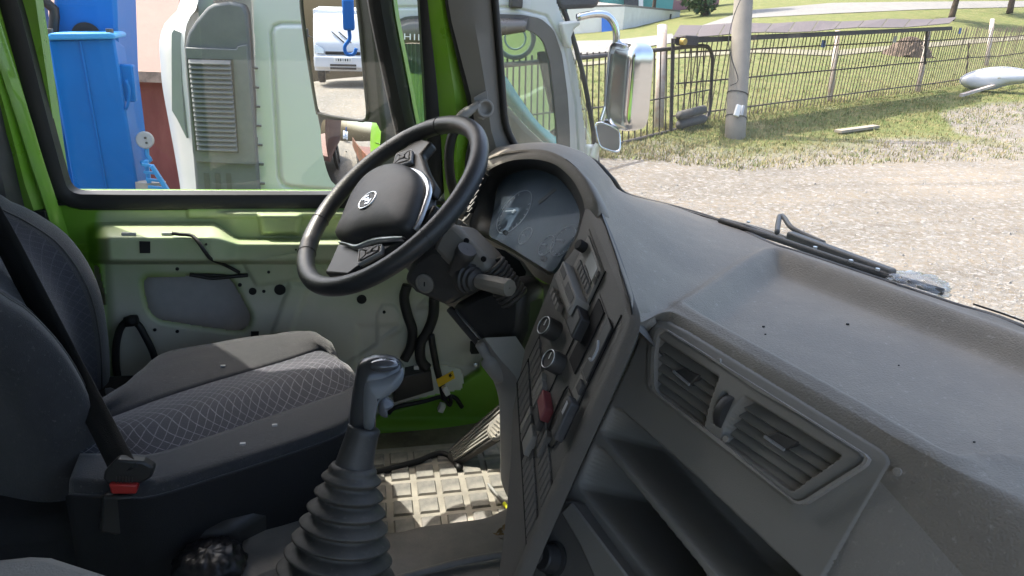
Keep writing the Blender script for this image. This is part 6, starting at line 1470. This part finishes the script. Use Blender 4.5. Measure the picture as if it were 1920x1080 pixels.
# --- gravel and grass as loose stuff
def scatter_stones(n):
    r_ = np.random.default_rng(4); vs_, fs_ = [], []
    for k in range(n):
        x = r_.uniform(1120, 1960); y = r_.uniform(0, 1)**.8*330+290
        q = onG(x, y); q[2] = float(terr(q[0], q[1])); s_ = r_.uniform(.004, .013)*(1 if r_.random() < .94 else 2.0)
        a = r_.uniform(0, 6.28); e = [q+np.array([math.cos(a+t)*s_*r_.uniform(.7, 1.3), math.sin(a+t)*s_*r_.uniform(.7, 1.3), .001]) for t in (0, 1.6, 3.1, 4.7)]
        o_ = len(vs_); vs_ += e+[q+np.array([r_.normal()*s_*.2, r_.normal()*s_*.2, s_*r_.uniform(.5, .9)])]
        fs_ += [(o_, o_+1, o_+4), (o_+1, o_+2, o_+4), (o_+2, o_+3, o_+4), (o_+3, o_, o_+4)]
    return MB().add(vs_, fs_)
o = scatter_stones(9000).build('gravel', mat('gravel_stone', (.27, .26, .245), .85, var=.35, vs=40, col2=(.12, .115, .108)), None); tag(o, 'loose grey gravel scattered over the dirt yard', 'gravel', kind='stuff')
def scatter_grass(n):
    r_ = np.random.default_rng(6); vs_, fs_, at_ = [], [], []
    for k in range(n):
        x = r_.uniform(1090, 1940)
        if r_.random() < .62:
            lim_ = np.interp(x, [1100, 1250, 1400, 1600, 1750, 1920], [284, 292, 312, 296, 290, 292]); y0_ = np.interp(x, [1100, 1258, 1730, 1920], [280, 236, 170, 118]); y = y0_+(lim_+12-y0_)*r_.uniform(-.1, 1)**1.2 if r_.random() < .9 else y0_+r_.normal()*6
            if not np.isfinite(y): continue
            q = onG(x, y); sc = 1.0; yard = True
        else:
            y = r_.uniform(75, 235); q = onT(x, y); sc = 1.15; yard = False
        q[2] = float(terr(q[0], q[1])); dry = r_.random()**(.55 if yard else 1.3)
        for b_ in range(5):
            a = r_.uniform(0, 6.28); h_ = r_.uniform(.02, .075)*sc; w_ = .006*sc; le = np.array([math.cos(a), math.sin(a), 0])*h_*r_.uniform(.3, 1.0); o_ = len(vs_)
            b0 = q+np.array([r_.normal()*.05, r_.normal()*.05, 0]); sd = np.array([-math.sin(a), math.cos(a), 0])*w_
            vs_ += [b0-sd, b0+sd, b0+le+np.array([0, 0, h_])]; fs_.append((o_, o_+1, o_+2)); at_ += [dry]*3
    return MB().add(vs_, fs_), at_
m_gr = mat('grass_blade', (.14, .18, .04), .8, var=.2)
def gr_nodes():
    t = m_gr.node_tree; N = t.nodes; L = t.links; b = N['Principled BSDF']; at = N.new('ShaderNodeAttribute'); at.attribute_name = 'paint'
    cr_ = N.new('ShaderNodeValToRGB'); cr_.color_ramp.elements[0].color = (.07, .12, .022, 1); cr_.color_ramp.elements[1].color = (.27, .21, .09, 1); e = cr_.color_ramp.elements.new(.35); e.color = (.12, .155, .036, 1)
    L.new(at.outputs['Fac'], cr_.inputs[0]); L.new(cr_.outputs[0], b.inputs['Base Color'])
gr_nodes()
mb_, at_ = scatter_grass(8000)
o = mb_.build('grass', m_gr, None, attr=at_); tag(o, 'short dry and green grass along the fence and slope', 'grass', kind='stuff')
